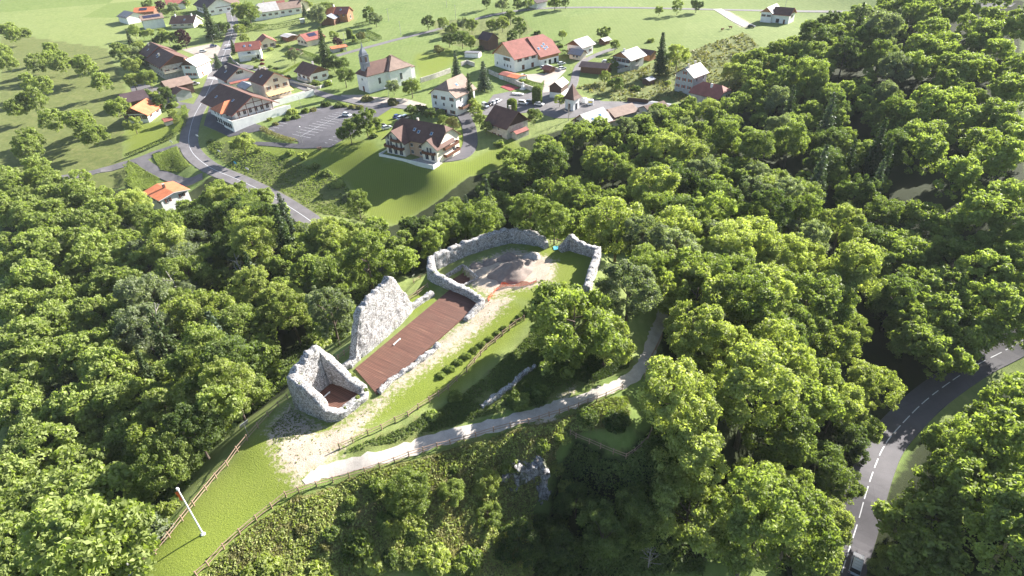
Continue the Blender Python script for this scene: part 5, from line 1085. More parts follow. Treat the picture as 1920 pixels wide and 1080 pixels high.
for pg, n_, sd in (([(240,350),(420,330),(700,440),(770,500),(640,640),(470,770),(240,940)], 90, 14), ([(1060,235),(1400,180),(1679,150),(1679,640),(1600,960),(1500,1079),(1100,1079),(1060,900),(1260,800),(1250,480),(1000,300)], 170, 15), ([(1345,120),(1679,5),(1679,200),(1350,190)], 60, 16), ([(735,425),(960,290),(1240,430),(1020,440),(780,490)], 40, 17)):
    stuff_trees(pg, n_, (4.2, 5.6) if sd == 16 else (3.0, 4.6), .42, sd, 3, keep=.36)
tag(link('woodland', leaf_mesh('woodland', np.concatenate(STQ), np.concatenate(STV)), MT['leaf_mid']), 'closed leafy woodland and understorey filling the valley sides', 'woodland', kind='stuff')
tree(1552, 985, 4.2, 10, mat='leaf_bright', proto=3, label='bright tree leaning over the left lane above the silver van')
tree(1566, 905, 4.4, 11, mat='leaf_mid', proto=0, label='tree screening the left lane halfway up the lower road')
tree(1528, 1050, 4.2, 10, mat='leaf_bright', proto=4, label='bright tree at the bottom edge left of the silver van')
tree(1592, 838, 4.2, 10, mat='leaf_deep', proto=1, label='dark tree on the inside of the lower road curve')
tree(1672, 1062, 3.4, 7, mat='leaf_bright', proto=2, label='bright tree at the outer side of the lower road opposite the silver van')
rb = random.Random(99); pgb = [tuple(q) for q in ROUGHP[0]]; bx = [q[0] for q in pgb]; by = [q[1] for q in pgb]; nb_ = 0
while nb_ < 34:
    x, y = rb.uniform(min(bx), max(bx)), rb.uniform(min(by), max(by)); px_, py_, k_ = topix((x, y, float(T(x, y))))
    if not inside(pgb, x, y) or float(ldist(np.array([x]), np.array([y]), resample([hz(*q) for q in [(367,1076),(448,997),(559,918),(683,881),(844,829),(991,790),(1167,726)]], 5))[0]) < 2.6 or (940 < px_ < 1045 and 850 < py_ < 985): continue
    r_ = rb.uniform(.5, 1.5); mt_ = rb.choice(['leaf_bright', 'leaf_mid', 'leaf_olive', 'leaf_deep', 'leaf_bright']); nb_ += 1
    tree(0, 0, r_, r_*1.5, 'b', mt_, '%s %s bush in the rough grass below the lower log fence' % ('large' if r_ > 1.0 else 'small', {'leaf_bright': 'yellow green', 'leaf_mid': 'fresh green', 'leaf_olive': 'olive', 'leaf_deep': 'dark'}[mt_]), 'bushes in the rough grass below the lower fence', world=(x, y))
print('trees', len(TREES))
# --- ground cover: weeds and tall grass on the rough slopes
def scatter(name, pgs, n_, size, hgt, mat, label, seed, avoid=None):
    r = np.random.default_rng(seed); allq = []; allv = []
    for pg in pgs:
        xs_ = [a_[0] for a_ in pg]; ys_ = [a_[1] for a_ in pg]; X = r.uniform(min(xs_), max(xs_), n_*4); Y = r.uniform(min(ys_), max(ys_), n_*4)
        k = (sdist(X, Y, pg) > .2) & (_vn(X, Y, .35, seed)+_vn(X, Y, 1.1, seed+1)*.5+r.uniform(-.9, .9, len(X)) > -.45)
        if avoid is not None: k &= ldist(X, Y, avoid[0]) > avoid[1]
        X, Y = X[k][:n_], Y[k][:n_]; Z = T(X, Y)
        cs = np.stack([X, Y, Z+hgt*.3], 1); q, v = leaf_arrays(cs, np.full(len(X), hgt*.8), 7, size, r, up=.7); v = np.clip(v*.6+.5*(np.repeat(_vn(X, Y, .2, seed+3), 7)*.5+.5), 0, 1); allq.append(q); allv.append(v)
    me = leaf_mesh(name, np.concatenate(allq), np.concatenate(allv)); o = link(name, me, MT[mat]); return tag(o, label, 'undergrowth', kind='stuff')
pathw = road_c([(570,905),(640,876),(760,845),(900,804),(1000,778),(1110,742),(1195,703),(1224,640),(1253,545)])
scatter('tall_grass', [ROUGHP[0]], 22000, .14, .34, 'leaf_olive', 'dry tall grass and weeds on the slope below the lower log fence', 61, (pathw, 1.9))
scatter('green_weeds', [ROUGHP[0]], 9000, .17, .5, 'leaf_bright', 'fresh green weeds mixed into the dry slope below the lower log fence', 71, (pathw, 2.2))
scatter('path_tufts', [DIRTP[0], DIRTP[2]], 420, .07, .10, 'leaf_mid', 'sparse grass tufts growing through the worn dirt path', 72)
scatter('weeds', [ROUGHP[1]], 12000, .12, .24, 'leaf_deep', 'low weeds on the shaded bank between fence and gravel path', 62, (pathw, 1.8))
scatter('verge_grass', [ROUGHP[2], ROUGHP[4], ROUGHP[5]], 4200, .2, .35, 'leaf_mid', 'rough verge vegetation along the village road', 63, (main_c, 4.4))
scatter('brambles', [ROUGHP[3]], 1500, .45, .7, 'leaf_olive', 'patchy brambles on the slope right of the chapel tower', 64)
UW = [poly((440,800),(520,740),(620,640),(700,560),(790,500),(770,470),(620,560),(500,700),(400,800),(300,920),(250,1000),(330,960)), poly((1000,1079),(1050,880),(1080,830),(1170,870),(1240,800),(1300,900),(1320,1079))]
scatter('undergrowth', UW, 4200, .22, .7, 'leaf_deep', 'dense undergrowth at the wood edge beside the ruins', 65)

for i, (f_, A0_, B0_) in enumerate([(.25, A_, B_), (.6, A_, B_), (.9, A_, B_), (.35, B_, C_), (.7, B_, C_), (.95, B_, C_), (.3, C_, D_)]):
    x, y = lerp2(A0_, B0_, f_); hh_ = [5.0, 2.6, 1.4, .9, 1.1, 1.3, 3.0][i]; me_ = BUS[3]; o = bpy.data.objects.new('wall_plant', me_); C.objects.link(o); o.location = (x, y, 18+hh_); o.scale = (.42, .42, .35)
    o.material_slots[0].link = 'OBJECT'; o.material_slots[0].material = MT['leaf_bright']; tag(o, 'yellowish plant tuft on the %s of the tower' % ['highest left wall top', 'left wall halfway down', 'lowest left wall end', 'near rim by its left corner', 'near rim in the middle', 'near rim at its right corner', 'sloping wall facing the deck'][i], 'plant', 'plant tufts on the tower walls')
# ================================================================== VILLAGE PLANTS
VT = '''466 24 8 d leaf_mid|broad tree on the right of the upper village road
448 18 6 d leaf_bright|sunny tree overhanging the upper village road
392 40 5 c needle 21|tall dark spruce beside the large dark chalet
417 50 4.5 d leaf_deep|dark tree right of the tall dark spruce
402 57 3.6 d leaf_deep|low dark tree at the foot of the tall dark spruce
448 54 4 d leaf_bright|bright round tree on the right kerb of the upper road
462 47 4 d leaf_deep|dark tree behind the bright kerb side tree
437 86 2.6 c needle 8|small pine at the corner of the pinkish roofed house
407 113 3.2 c needle_pale 8|pale blue pine at the crossroads
458 71 3 d leaf_bright|bright tree behind the pinkish roofed house
345 72 5 d leaf_purple|dark purple copper beech below the chestnut roofed house
331 70 4 d leaf_deep|deep green tree touching the copper beech
315 70 4 d leaf_mid|garden tree two left of the copper beech
330 84 3 b leaf_deep|dark shrub below the copper beech
298 72 4 d leaf_deep|dark garden tree at the top of the old farm range
281 61 3.4 d leaf_bright|bright garden tree below the white solar roof
268 63 3 d leaf_mid|round garden tree below the white solar roof
305 60 3 d leaf_bright|bright small tree below the garden of the solar roofed house
325 60 3 b leaf_mid|garden shrub below the chestnut roofed house
252 58 4 d leaf_mid|tree at the left edge below the grey roofed house
248 45 3 b leaf_bright|trimmed shrub at the left edge by the solar roofs
244 74 2.6 c needle 13|narrow conifer at the left edge of the village
261 88 4.4 d leaf_bright|bright tree at the left end of the old farm range
252 101 4.6 d leaf_grey|grey green willow like tree left of the old farm range
246 121 5 d leaf_bright|tall bright tree at the left edge beside the old farm range
268 113 4 d leaf_deep|shaded tree under the wall of the old farm range
279 147 4.5 d leaf_mid|round tree between the old farm range and the brown chalet
250 151 4.6 d leaf_bright|large bright tree at the left edge above the brown chalet
270 168 2.8 b leaf_deep|dark shrub behind the salmon roofed bungalow
287 172 2.5 b leaf_bright|bright shrub left of the roadside barn
311 180 4.4 d leaf_deep|dark round tree at the wall of the roadside barn
299 192 3.6 d leaf_deep|dark tree right of the salmon roofed bungalow
321 191 2.8 b leaf_mid|shrub at the end of the roadside barn
324 214 2.4 d leaf_bright|small round tree on the lawn inside the roadside hedge
251 232 3.6 d leaf_bright|bright tree on the lawn in front of the salmon roofed bungalow
303 202 2 b leaf_deep|dark clipped bush beside the bungalow drive
277 7 4 d leaf_deep|tree behind the red solar roof
300 11 4 d leaf_purple|reddish dark tree behind the solar roofed houses
309 22 3 d leaf_bright|bright small tree right of the solar roofed houses
325 14 4.6 d leaf_grey|pale tree between the solar roofs and the dark chalet
350 5 3 d leaf_bright|bright tree at the very top left of the dark chalet
375 45 1.8 b leaf_bright|yellow shrub at the corner of the chestnut roofed house
383 92 1.4 b leaf_bright|yellow shrub on the traffic island
332 85 1.4 b leaf_bright|yellow shrub behind the long farm roof
475 144 1.8 b leaf_bright|yellow bush between the gabled house and the inn
597 27 7 d leaf_grey|wide bushy grey green tree at the end of the long farm range
612 17 6 d leaf_mid|bushy tree reaching into the sunny meadow
570 17 2.4 c needle 9|dark conifer at the end of the long farm range
578 6 3.4 d leaf_bright|bright tree behind the long farm range
556 4 3 d leaf_bright|light tree behind the long farm range chimney
641 15 1.3 d leaf_bright|thin young tree in the sunny meadow
692 27 4.8 d leaf_mid|left one of the two trees in the sunny meadow
704 33 4.6 d leaf_grey|right one of the two trees in the sunny meadow
607 90 4.6 c needle 21|very tall dark spruce in the middle of the village
625 118 4 d leaf_deep|dark tree right of the chocolate roofed cottage
641 120 4 d leaf_deep|dark tree nearest the church on its left
646 142 4.6 d leaf_deep|spreading dark tree left of the church front
598 112 3 d leaf_deep|dark tree behind the chocolate roofed cottage
626 64 3 d leaf_mid|tree right of the solar bungalow
632 77 3 d leaf_purple|purple tree right of the very tall spruce
677 66 2.8 d leaf_olive|olive round tree inside the long clipped hedge
640 90 1.8 b leaf_bright|pale shrub by the lane pole
550 104 3.6 d leaf_grey|grey green garden tree above the chocolate roofed cottage
540 101 1.9 d leaf_bright|slender golden tree in the cottage garden
506 88 2 b leaf_bright|bright bush beside the cream cottage
521 82 1.7 b leaf_bright|round yellow bush right of the cream cottage
513 71 1.6 b leaf_bright|bush behind the cream cottage
530 70 1.6 b leaf_bright|bush beside the grey roofed annex
476 106 2 b leaf_mid|garden shrub in front of the pinkish roofed house
491 109 1.3 b leaf_red|upper red shrub in the flower garden
491 116 1.3 b leaf_red|lower red shrub in the flower garden
482 111 1.1 b leaf_mid|small round shrub beside the red shrubs
506 121 1.3 b leaf_deep|dark round shrub on the flower garden lawn
516 125 1.3 b leaf_olive|brownish shrub at the bottom of the flower garden
480 123 1.4 b leaf_mid|low shrub along the flower garden wall
536 141 2.3 b leaf_deep|shrub at the wall behind the inn
592 151 2.2 b leaf_mid|left round bush in front of the chocolate roofed cottage
614 152 2.3 b leaf_mid|right round bush in front of the chocolate roofed cottage
616 139 2 b leaf_deep|bush at the gable of the chocolate roofed cottage
688 179 2.8 b leaf_olive|feathery shrub in front of the church door
737 187 2.6 b leaf_olive|feathery shrub on the church forecourt edge
737 161 3.4 d leaf_grey|round grey green tree against the church wall
771 162 4.4 d leaf_mid|dense round tree between the church and the white house
822 91 2.7 d leaf_olive|lone round tree in the church meadow
855 122 3 c needle_pale 14|ragged pine by the stone garden wall
880 170 2.7 c needle 15|dark slim spruce right of the white three storey house
907 141 4 c needle_pale 13|big silvery cedar above the village green
885 193 2.6 d leaf_bright|bright tree at the top of the drive
892 207 3 d leaf_bright|light tree beside the top of the drive
898 223 2.6 d leaf_mid|tree halfway down the drive
912 237 2.6 d leaf_mid|low tree at the wall of the brown farm building
850 233 3 d leaf_olive|small tree between the drive and the apartment block
833 226 2.8 d leaf_mid|small tree behind the apartment block roof
790 203 2.6 d leaf_deep|dark small tree below the white three storey house
808 213 2.8 d leaf_deep|second dark small tree below the white house
826 208 2.2 b leaf_bright|bright bush below the white three storey house
772 209 2.8 d leaf_deep|dark tree above the apartment block chimney
1001 216 3.4 d leaf_mid|round tree right of the brown farm building
1049 186 2.7 d leaf_bright|bright tree left of the chapel like tower
967 147 1.9 b leaf_mid|left shrub at the end of the low garage
980 149 2.1 b leaf_mid|right shrub at the end of the low garage
1049 81 2.3 b leaf_deep|dark bush in the pasture near the pale roofed chalet
1055 63 2.6 d leaf_bright|pale bushy tree in the pasture
1007 57 2.2 b leaf_deep|dark bush behind the farmhouse ridge
1147 118 3 d leaf_mid|tree in front of the grey roofed chalet
1134 143 3 d leaf_bright|bright tree at the end of the brown shed
1154 155 3.6 d leaf_deep|dark tree on the slope under the grey roofed chalet
1191 161 2.4 b leaf_deep|dark bush on the brambly slope
1209 141 1.7 b leaf_grey|whitish bush next to the boarded hut
1251 150 1.7 b leaf_bright|pale bush left of the tall white house
1287 157 2.2 b leaf_deep|dark creeper bush at the corner of the tall white house
1240 100 4.6 c needle 19|huge dark spruce behind the grey roofed chalet
1270 104 6 d leaf_bright|large bright tree right of the huge spruce
1133 60 3.8 d leaf_mid|dark round tree in the pasture above the chalets
1153 84 2.8 d leaf_mid|round tree between the two chalets
1220 71 2.4 b leaf_bright|bush in the pasture above the huge spruce
1236 18 3 d leaf_mid|left bush of the clump below the top road
1270 12 4 d leaf_mid|middle tree of the clump at the top road
1306 8 4 d leaf_deep|right tree of the clump at the top road
1390 118 5.5 d leaf_bright|bright yellow green tree at the tip of the right wood
1370 135 5 d leaf_bright|sunlit tree at the lower edge of the right wood tip
802 40 4.3 d leaf_deep|leftmost tree of the copse behind the church meadow
830 42 4 d leaf_mid|second tree from the left in the meadow copse
847 52 4 d leaf_mid|third tree from the left in the meadow copse
867 42 4 d leaf_grey|back tree in the middle of the meadow copse
884 47 4 d leaf_mid|pale sided back tree of the meadow copse
866 71 4.8 d leaf_deep|wide shaded tree at the front of the meadow copse
842 72 4 d leaf_deep|shaded front left tree of the meadow copse
882 78 3.8 d leaf_mid|flowering tree left of the weathered barn
902 84 2.4 b leaf_grey|white flowering bush below the weathered barn
922 46 4 d leaf_mid|tree right behind the weathered barn
942 42 4.4 d leaf_bright|light tree in the right half of the meadow copse
957 31 4 d leaf_mid|back tree at the right end of the meadow copse
974 52 5.4 d leaf_deep|tall dark tree at the right end of the meadow copse
960 70 3.8 d leaf_deep|low dark tree behind the farmhouse gable
982 71 2.3 b leaf_bright|bright bush behind the farmhouse roof
942 6 4.6 d leaf_grey|tall tree with visible trunk at the meadow lane
912 1 4.4 d leaf_deep|dark tree left of the tall lane side tree
972 6 4 d leaf_deep|dark tree right of the tall lane side tree
991 4 4 d leaf_mid|tree left of the white barn end
1040 3 4.4 d leaf_mid|tree right of the white barn end
1060 2 4 d leaf_deep|dark tree at the top between lane and barn
454 266 4.4 d leaf_bright|light airy tree on the grass below the hotel
484 276 1.9 b leaf_bright|small bush right of the light airy tree
542 281 1.8 b leaf_mid|dark shrub where the lane leaves the car park
566 286 2.3 b leaf_bright|bright shrub at the top of the shrub line on the lawn edge
590 306 2 b leaf_mid|second shrub down the lawn edge line
610 319 2.1 b leaf_mid|third shrub down the lawn edge line
633 339 2.3 b leaf_bright|yellow shrub in the lawn edge line
654 361 2.7 b leaf_grey|grey shrub near the bottom of the lawn edge line
672 384 4.4 d leaf_mid|round tree at the bottom corner of the mown lawn
545 203 2.6 b leaf_bright|bright bush at the hotel wall
536 217 2.2 b leaf_deep|dark bush below the bright one at the hotel wall
553 214 2 b leaf_mid|bush between hotel wall and parking bays
515 228 1.6 b leaf_olive|pale bush at the hotel corner ramp
505 220 1.3 b leaf_bright|small yucca like shrub on the hotel ramp
571 204 1.9 b leaf_mid|bush at the street lamp of the hotel
586 201 1.9 b leaf_olive|brownish hedge bush above the parking bays
611 190 2.4 b leaf_deep|dark bush at the top of the car park
635 192 2.4 b leaf_deep|dark bush at the street side of the car park
649 195 1.3 b leaf_bright|small yellow bush at the street side of the car park
661 195 2 b leaf_olive|olive bush at the right top of the car park
675 197 1.8 b leaf_olive|last bush at the right top of the car park
655 243 5 d leaf_mid|front one of the two big trees beside the car park
685 229 5.6 d leaf_mid|rear one of the two big trees beside the car park
700 250 1.6 b leaf_deep|dark bush left of the apartment block
936 264 2.2 b leaf_mid|bush below the brown farm building
948 288 3.2 d leaf_mid|small tree at the upper edge of the lawn wood
'''
EXTRA_D = 0
for ln in VT.strip().split('\n'):
    spec, lab = ln.split('|'); q = spec.split(); x_, y_, r_ = float(q[0]), float(q[1]), float(q[2]); kd = q[3]; mt = q[4]
    h_ = float(q[5]) if len(q) > 5 else (r_*2.0 if kd == 'd' else r_*1.3)
    o = tree(x_, y_+2, r_, h_, kd, mt, lab, 'trees and shrubs around the village')
    if kd == 'd': o.name = 'garden_tree'
# clipped columns
for (x_, y_, hh, rr, lab) in ((1007, 178, 7.5, 2.0, 'tall clipped column of yew with rounded top at the village car park'), (960, 198, 5.6, 1.9, 'shorter clipped dome shaped yew behind the brown farm building'), (655, 63, 5.5, 1.7, 'dark cypress column beside the long clipped hedge'), (663, 72, 3.6, 1.1, 'small golden cypress in front of the dark column')):
    p_ = hit(x_, y_, hh*.5); me_ = column(int(x_), hh, rr); me_.materials.append(MT['leaf_mid'])
    o = bpy.data.objects.new('clipped_yew', me_); C.objects.link(o); o.location = (p_[0], p_[1], float(T(p_[0], p_[1]))); tag(o, lab, 'clipped tree')
def hedge(pp, wd, hh, mat, label, n_=3.0):
    r = np.random.default_rng(len(label)); ln = resample([hz(*q) for q in pp], .5); cs = []
    for x, y in ln:
        k = 26; u_ = r.uniform(-wd/2, wd/2, k); z_ = np.where(r.random(k) < .5, hh, r.uniform(0, hh, k)); u_ = np.where(z_ < hh, np.sign(u_)*wd/2, u_)
        cs.append(np.stack([x+u_*.75+r.uniform(-.3, .3, k), y+u_*.66+r.uniform(-.3, .3, k), float(T(x, y))+z_], 1))
    cs = np.concatenate(cs); q, v = leaf_arrays(cs, np.full(len(cs), .16), 3, .17, r); o = link('hedge', leaf_mesh('hedge', q, v), MT[mat]); tag(o, label, 'hedge')
hedge([(346,205),(349,222),(343,238),(330,252)], 1.6, 1.9, 'leaf_mid', 'tall clipped hedge along the main road at the bungalow garden')
hedge([(330,256),(300,270),(270,284),(240,296)], 1.5, 1.7, 'leaf_deep', 'dark hedge along the side road below the bungalow lawn')
hedge([(241,316),(250,330),(243,345)], 2.2, 1.9, 'leaf_mid', 'rounded golden hedge at the left edge by the side road')
hedge([(642,86),(668,82),(697,76)], 1.8, 2.4, 'leaf_mid', 'long tall clipped hedge beside the meadow lane')
hedge([(665,52),(680,48),(704,43)], 1.6, 2.0, 'leaf_deep', 'dark hedge behind the brick red double house')
hedge([(688,62),(700,67),(714,74)], 1.4, 1.8, 'leaf_deep', 'second dark hedge at the meadow edge')
hedge([(475,52),(500,55),(530,52),(560,46),(590,42)], 3.0, 2.6, 'leaf_deep', 'wide dark shrubby hedge below the long farm range')
hedge([(538,92),(570,102),(600,112)], 1.5, 1.8, 'leaf_deep', 'hedge across the middle gardens')
hedge([(1048,102),(1066,105),(1086,108)], 2.2, 2.4, 'leaf_deep', 'dark hedge between the farmhouse and the pale roofed chalet')
hedge([(984,154),(1000,160),(1018,163)], 1.4, 1.4, 'leaf_deep', 'low hedge above the stone wall of the farmhouse garden')
hedge([(492,243),(510,254),(530,261),(552,267)], 1.8, 1.1, 'leaf_olive', 'scruffy hedge on the strip below the parking lot')
hedge([(505,133),(530,140),(550,128),(565,120)], 1.2, 1.0, 'leaf_mid', 'low hedge around the flower garden')
hedge([(322,27),(345,26),(368,25)], 1.4, 1.4, 'leaf_mid', 'bright hedge behind the chestnut roofed house')
hedge([(452,60),(475,58),(500,50)], 2.0, 2.0, 'leaf_mid', 'hedge running right from the upper village road')
# ================================================================== FENCES
POSTM = None
def fence(pp, label, h=1.15, rail=(.45, .95), name='log_fence', mat='log', rp=.085, rr_=.055, dz=.55):
    global POSTM
    P3 = [(float(q[0]), float(q[1])) for q in (hit(x, y, dz) for x, y in pp)]
    x0, y0 = P3[0]; z0 = float(T(x0, y0)); root = empty(name, (x0, y0, z0), 0, label, 'fence')
    me_ = bpy.data.meshes.get('fence_post_'+mat)
    if not me_:
        mb = MB(); mb.tube((0, 0, -.5), (0, 0, 1), rp, rp*.9, 8); me_ = mb.mesh('fence_post_'+mat); me_.materials.append(MT[mat]); mb = MB(); mb.tube((0, 0, 0), (0, 0, 1), rr_, rr_*.85, 7); ml = mb.mesh('fence_rail_'+mat); ml.materials.append(MT[mat])
    ml = bpy.data.meshes['fence_rail_'+mat]
    for i, (x, y) in enumerate(P3):
        z = float(T(x, y)); o = child('post', me_, root, None, (x-x0, y-y0, z-z0), (1, 1, h)); o.rotation_euler = (random.uniform(-.05, .05), random.uniform(-.05, .05), 0)
        if i+1 < len(P3):
            x1, y1 = P3[i+1]; z1 = float(T(x1, y1))
            for rh in rail:
                a_ = Vector((x-x0, y-y0, z-z0+rh+random.uniform(-.04, .04))); b_ = Vector((x1-x0, y1-y0, z1-z0+rh+random.uniform(-.04, .04))); d = b_-a_
                o = child('rail', ml, root, None, a_, (1, 1, d.length)); o.rotation_euler = d.to_track_quat('Z', 'Y').to_euler()
    return root
fence([(247,1063),(268,1048),(289,1034),(316,1003),(340,972),(362,944),(385,915),(404,892),(425,869),(444,842),(462,821),(483,798),(502,777),(521,758),(539,744)], 'log fence with two rails along the left edge of the grass spur')
fence([(622,678),(634,670),(645,662),(656,653),(667,645)], 'short dark log fence behind the gap between tower and tall wall')
fence([(765,561),(783,549),(802,535)], 'short log fence on the grass right of the tall wall')
fence([(775,527),(788,520),(802,513)], 'log fence at the wood edge by the enclosure corner')
fence([(367,1076),(389,1057),(418,1025),(448,997),(479,971),(508,948),(535,927),(559,918),(592,907),(623,899),(654,890),(683,881),(711,872),(739,862),(766,851),(793,843),(819,835),(844,829),(870,822),(892,815),(925,805),(957,797),(991,790),(1011,784),(1030,777),(1049,772),(1066,766),(1085,760),(1102,752),(1119,747),(1136,740),(1167,726)], 'very long log fence along the lower side of the gravel path')
fence([(635,836),(661,825),(689,811),(715,801),(740,787),(765,776),(784,762),(805,749),(822,739),(840,726),(856,710),(875,693),(890,675),(901,662),(912,650),(929,637),(942,625),(955,615),(967,605),(983,596)], 'log fence following the row of round shrubs above the bank')
fence([(1069,810),(1080,817),(1105,827),(1126,836),(1150,846),(1174,855),(1190,845),(1203,834),(1215,822),(1222,806)], 'angled log fence around the shaded picnic enclosure')
fence([(1209,706),(1217,676),(1230,652),(1241,630)], 'log fence at the wood side of the gravel path bend')
fence([(1020,455),(1032,452),(1045,452),(1058,455)], 'log fence closing the gap at the back of the enclosure')
MT['grey_rail'] = simple('grey_rail', (.4, .4, .4), .6, .2)
# flagpole
b_ = at(381, 1002, 18); fx, fy = float(b_[0]), float(b_[1]); fz = float(T(fx, fy)); fp = empty('flagpole', (fx, fy, fz), 0, 'tall white flagpole with an orange flag hanging near its top', 'flagpole')
mb = MB(); mb.tube((0, 0, -.3), (0, 0, 8.5), .10, .075, 12); mb.build('pole', MT['white_paint'], fp)
mb = MB(); mb.tube((0, 0, 8.5), (0, 0, 8.75), .17, .12, 12); mb.tube((0, 0, 0), (0, 0, .12), .28, .24, 12); mb.build('cap_and_base', MT['white_paint'], fp)
mb = MB(); vs = [(-.08-i*.10-.03*sin(k), .06*sin(i*1.4+k*.5), 8.1-k*.22) for k in range(8) for i in range(5)]
mb.add(vs, [(k*5+i, k*5+i+1, (k+1)*5+i+1, (k+1)*5+i) for k in range(7) for i in range(4)]); mb.build('flag', simple('flag', (.75, .14, .04), .8, .1), fp, smooth=True)
def board(px, py, label, h=1.7, w_=.9, hh=.65, tilt=1.1, yaw=-2.2, name='information_board', col='metal'):
    p_ = hit(px, py, h*.8); r = empty(name, (float(p_[0]), float(p_[1]), float(T(p_[0], p_[1]))), yaw, label, 'sign')
    m1 = MB(); m1.tube((0, 0, -.4), (0, 0, h-.1), .05, k=8); m1.build('post', MT['metal'], r)
    m2 = MB(); tr_ = lambda q: (q[0], q[1]*cos(tilt)-q[2]*sin(tilt), h+q[1]*sin(tilt)+q[2]*cos(tilt)); m2.box(-w_/2, w_/2, -hh/2, hh/2, -.03, .03, 0, tr_); m2.build('panel', MT[col], r); return r
board(459, 800, 'grey information board on a post beside the bright round tree', 2.6, 1.3, 1.0)
board(775, 520, 'small grey board on a post at the corner of the enclosure', 2.4, .9, .8)
for (x_, y_, lab, col) in ((370, 256, 'white road sign on the right verge where the side road joins', 'white_paint'), (411, 285, 'white road sign panel in the middle of the verge', 'white_paint'), (464, 318, 'white arrow sign low on the verge of the curve', 'white_paint'), (321, 267, 'small white sign in the grass between the two roads', 'white_paint')):
    board(x_, y_, lab, 2.0, 1.4, .8, 1.3, 2.6, 'road_sign', col)
MT['sign_blue'] = simple('sign_blue', (.05, .35, .55), .5, .1)
board(441, 307, 'bright blue road sign on the verge of the curve', 2.0, 1.1, 1.0, 1.3, 2.6, 'road_sign', 'sign_blue')
def pole(px, py, h, label, name='street_lamp', arm=1.3, mat='metal', r0=.09):
    x, y = hz(px, py); r = empty(name, (x, y, float(T(x, y))), random.uniform(0, 6), label, 'street lamp' if name == 'street_lamp' else 'pole')
    m1 = MB(); m1.tube((0, 0, -.4), (0, 0, h), r0, r0*.7, 8); m1.build('pole', MT[mat], r)
    if name == 'street_lamp': m1 = MB(); m1.tube((0, 0, h), (arm, 0, h+.35), .05, k=6); m1.build('arm', MT[mat], r); m1 = MB(); m1.box(arm-.1, arm+.6, -.15, .15, h+.28, h+.42); m1.build('lamp_head', MT['white_paint'], r)
    else: m1 = MB(); m1.box(-.6, .6, -.06, .06, h-.5, h-.38); m1.build('crossarm', MT[mat], r)
pole(567, 268, 6.5, 'lamp post at the lower end of the parking lot'); pole(566, 207, 6, 'lamp post between the hotel terraces and the parking bays'); pole(404, 91, 7.5, 'lamp post at the crossroads beside the blue car'); pole(416, 71, 8, 'lamp post beside the tall dark spruce'); pole(730, 186, 4.5, 'short white lamp post on the church forecourt')
for (x_, y_, h, lab) in ((650, 97, 10, 'pale utility pole beside the long clipped hedge'), (855, 37, 9, 'utility pole in front of the meadow copse'), (838, 14, 9, 'utility pole in the upper sunny meadow'), (1472, 15, 10, 'utility pole above the top road at the right'), (752, 66, 8, 'utility pole in the meadow beside the lane'), (729, 40, 8, 'thin utility pole in the pale field left of the copse')): pole(x_, y_, h, lab, 'utility_pole', mat='concrete', r0=.13)
# stone garden walls
def gwall(pp, label, h=1.3, th=.4, mat='old_wall'):
    ln = resample([hz(*q) for q in pp], 2.0); nn = normals(ln); mb = MB(); x0, y0 = ln[0]; vs = []
    for (x, y), (a_, b_) in zip(ln, nn):
        z = float(T(x, y)); vs += [(x+a_*th/2, y+b_*th/2, z-.6), (x+a_*th/2, y+b_*th/2, z+h), (x-a_*th/2, y-b_*th/2, z+h), (x-a_*th/2, y-b_*th/2, z-.6)]
    mb.add(vs, [(i*4+k, i*4+(k+1) % 4, (i+1)*4+(k+1) % 4, (i+1)*4+k) for i in range(len(ln)-1) for k in range(4)]+[(0, 1, 2, 3), tuple((len(ln)-1)*4+k for k in (3, 2, 1, 0))]); tag(mb.build('garden_wall', MT[mat]), label, 'wall')
gwall([(789,155),(815,147),(845,136)], 'old stone garden wall between the church meadow and the white house', 2.2)
gwall([(865,124),(876,120),(890,125)], 'bent stone garden wall beside the ragged pine', 2.0)
gwall([(917,138),(940,148),(970,160),(1002,172)], 'long stone retaining wall below the farmhouse and its garage', 2.0)
gwall([(545,155),(570,161),(592,167),(600,166),(622,155)], 'low pale wall around the chocolate roofed cottage garden', 1.2, mat='concrete')
gwall([(432,106),(438,116),(450,125)], 'curved low wall at the corner of the village street', 1.2, mat='concrete')
gwall([(1158,137),(1180,132),(1197,129)], 'grey retaining wall of the chalet terrace', 1.8, mat='concrete')
gwall([(1176,190),(1200,192),(1216,194)], 'dark wooden palisade at the end of the village road', 1.6, .15, 'dark_wood')
gwall([(1025,124),(1040,130),(1052,134)], 'white low wall beside the pale yard', 1.1, mat='white_wall')
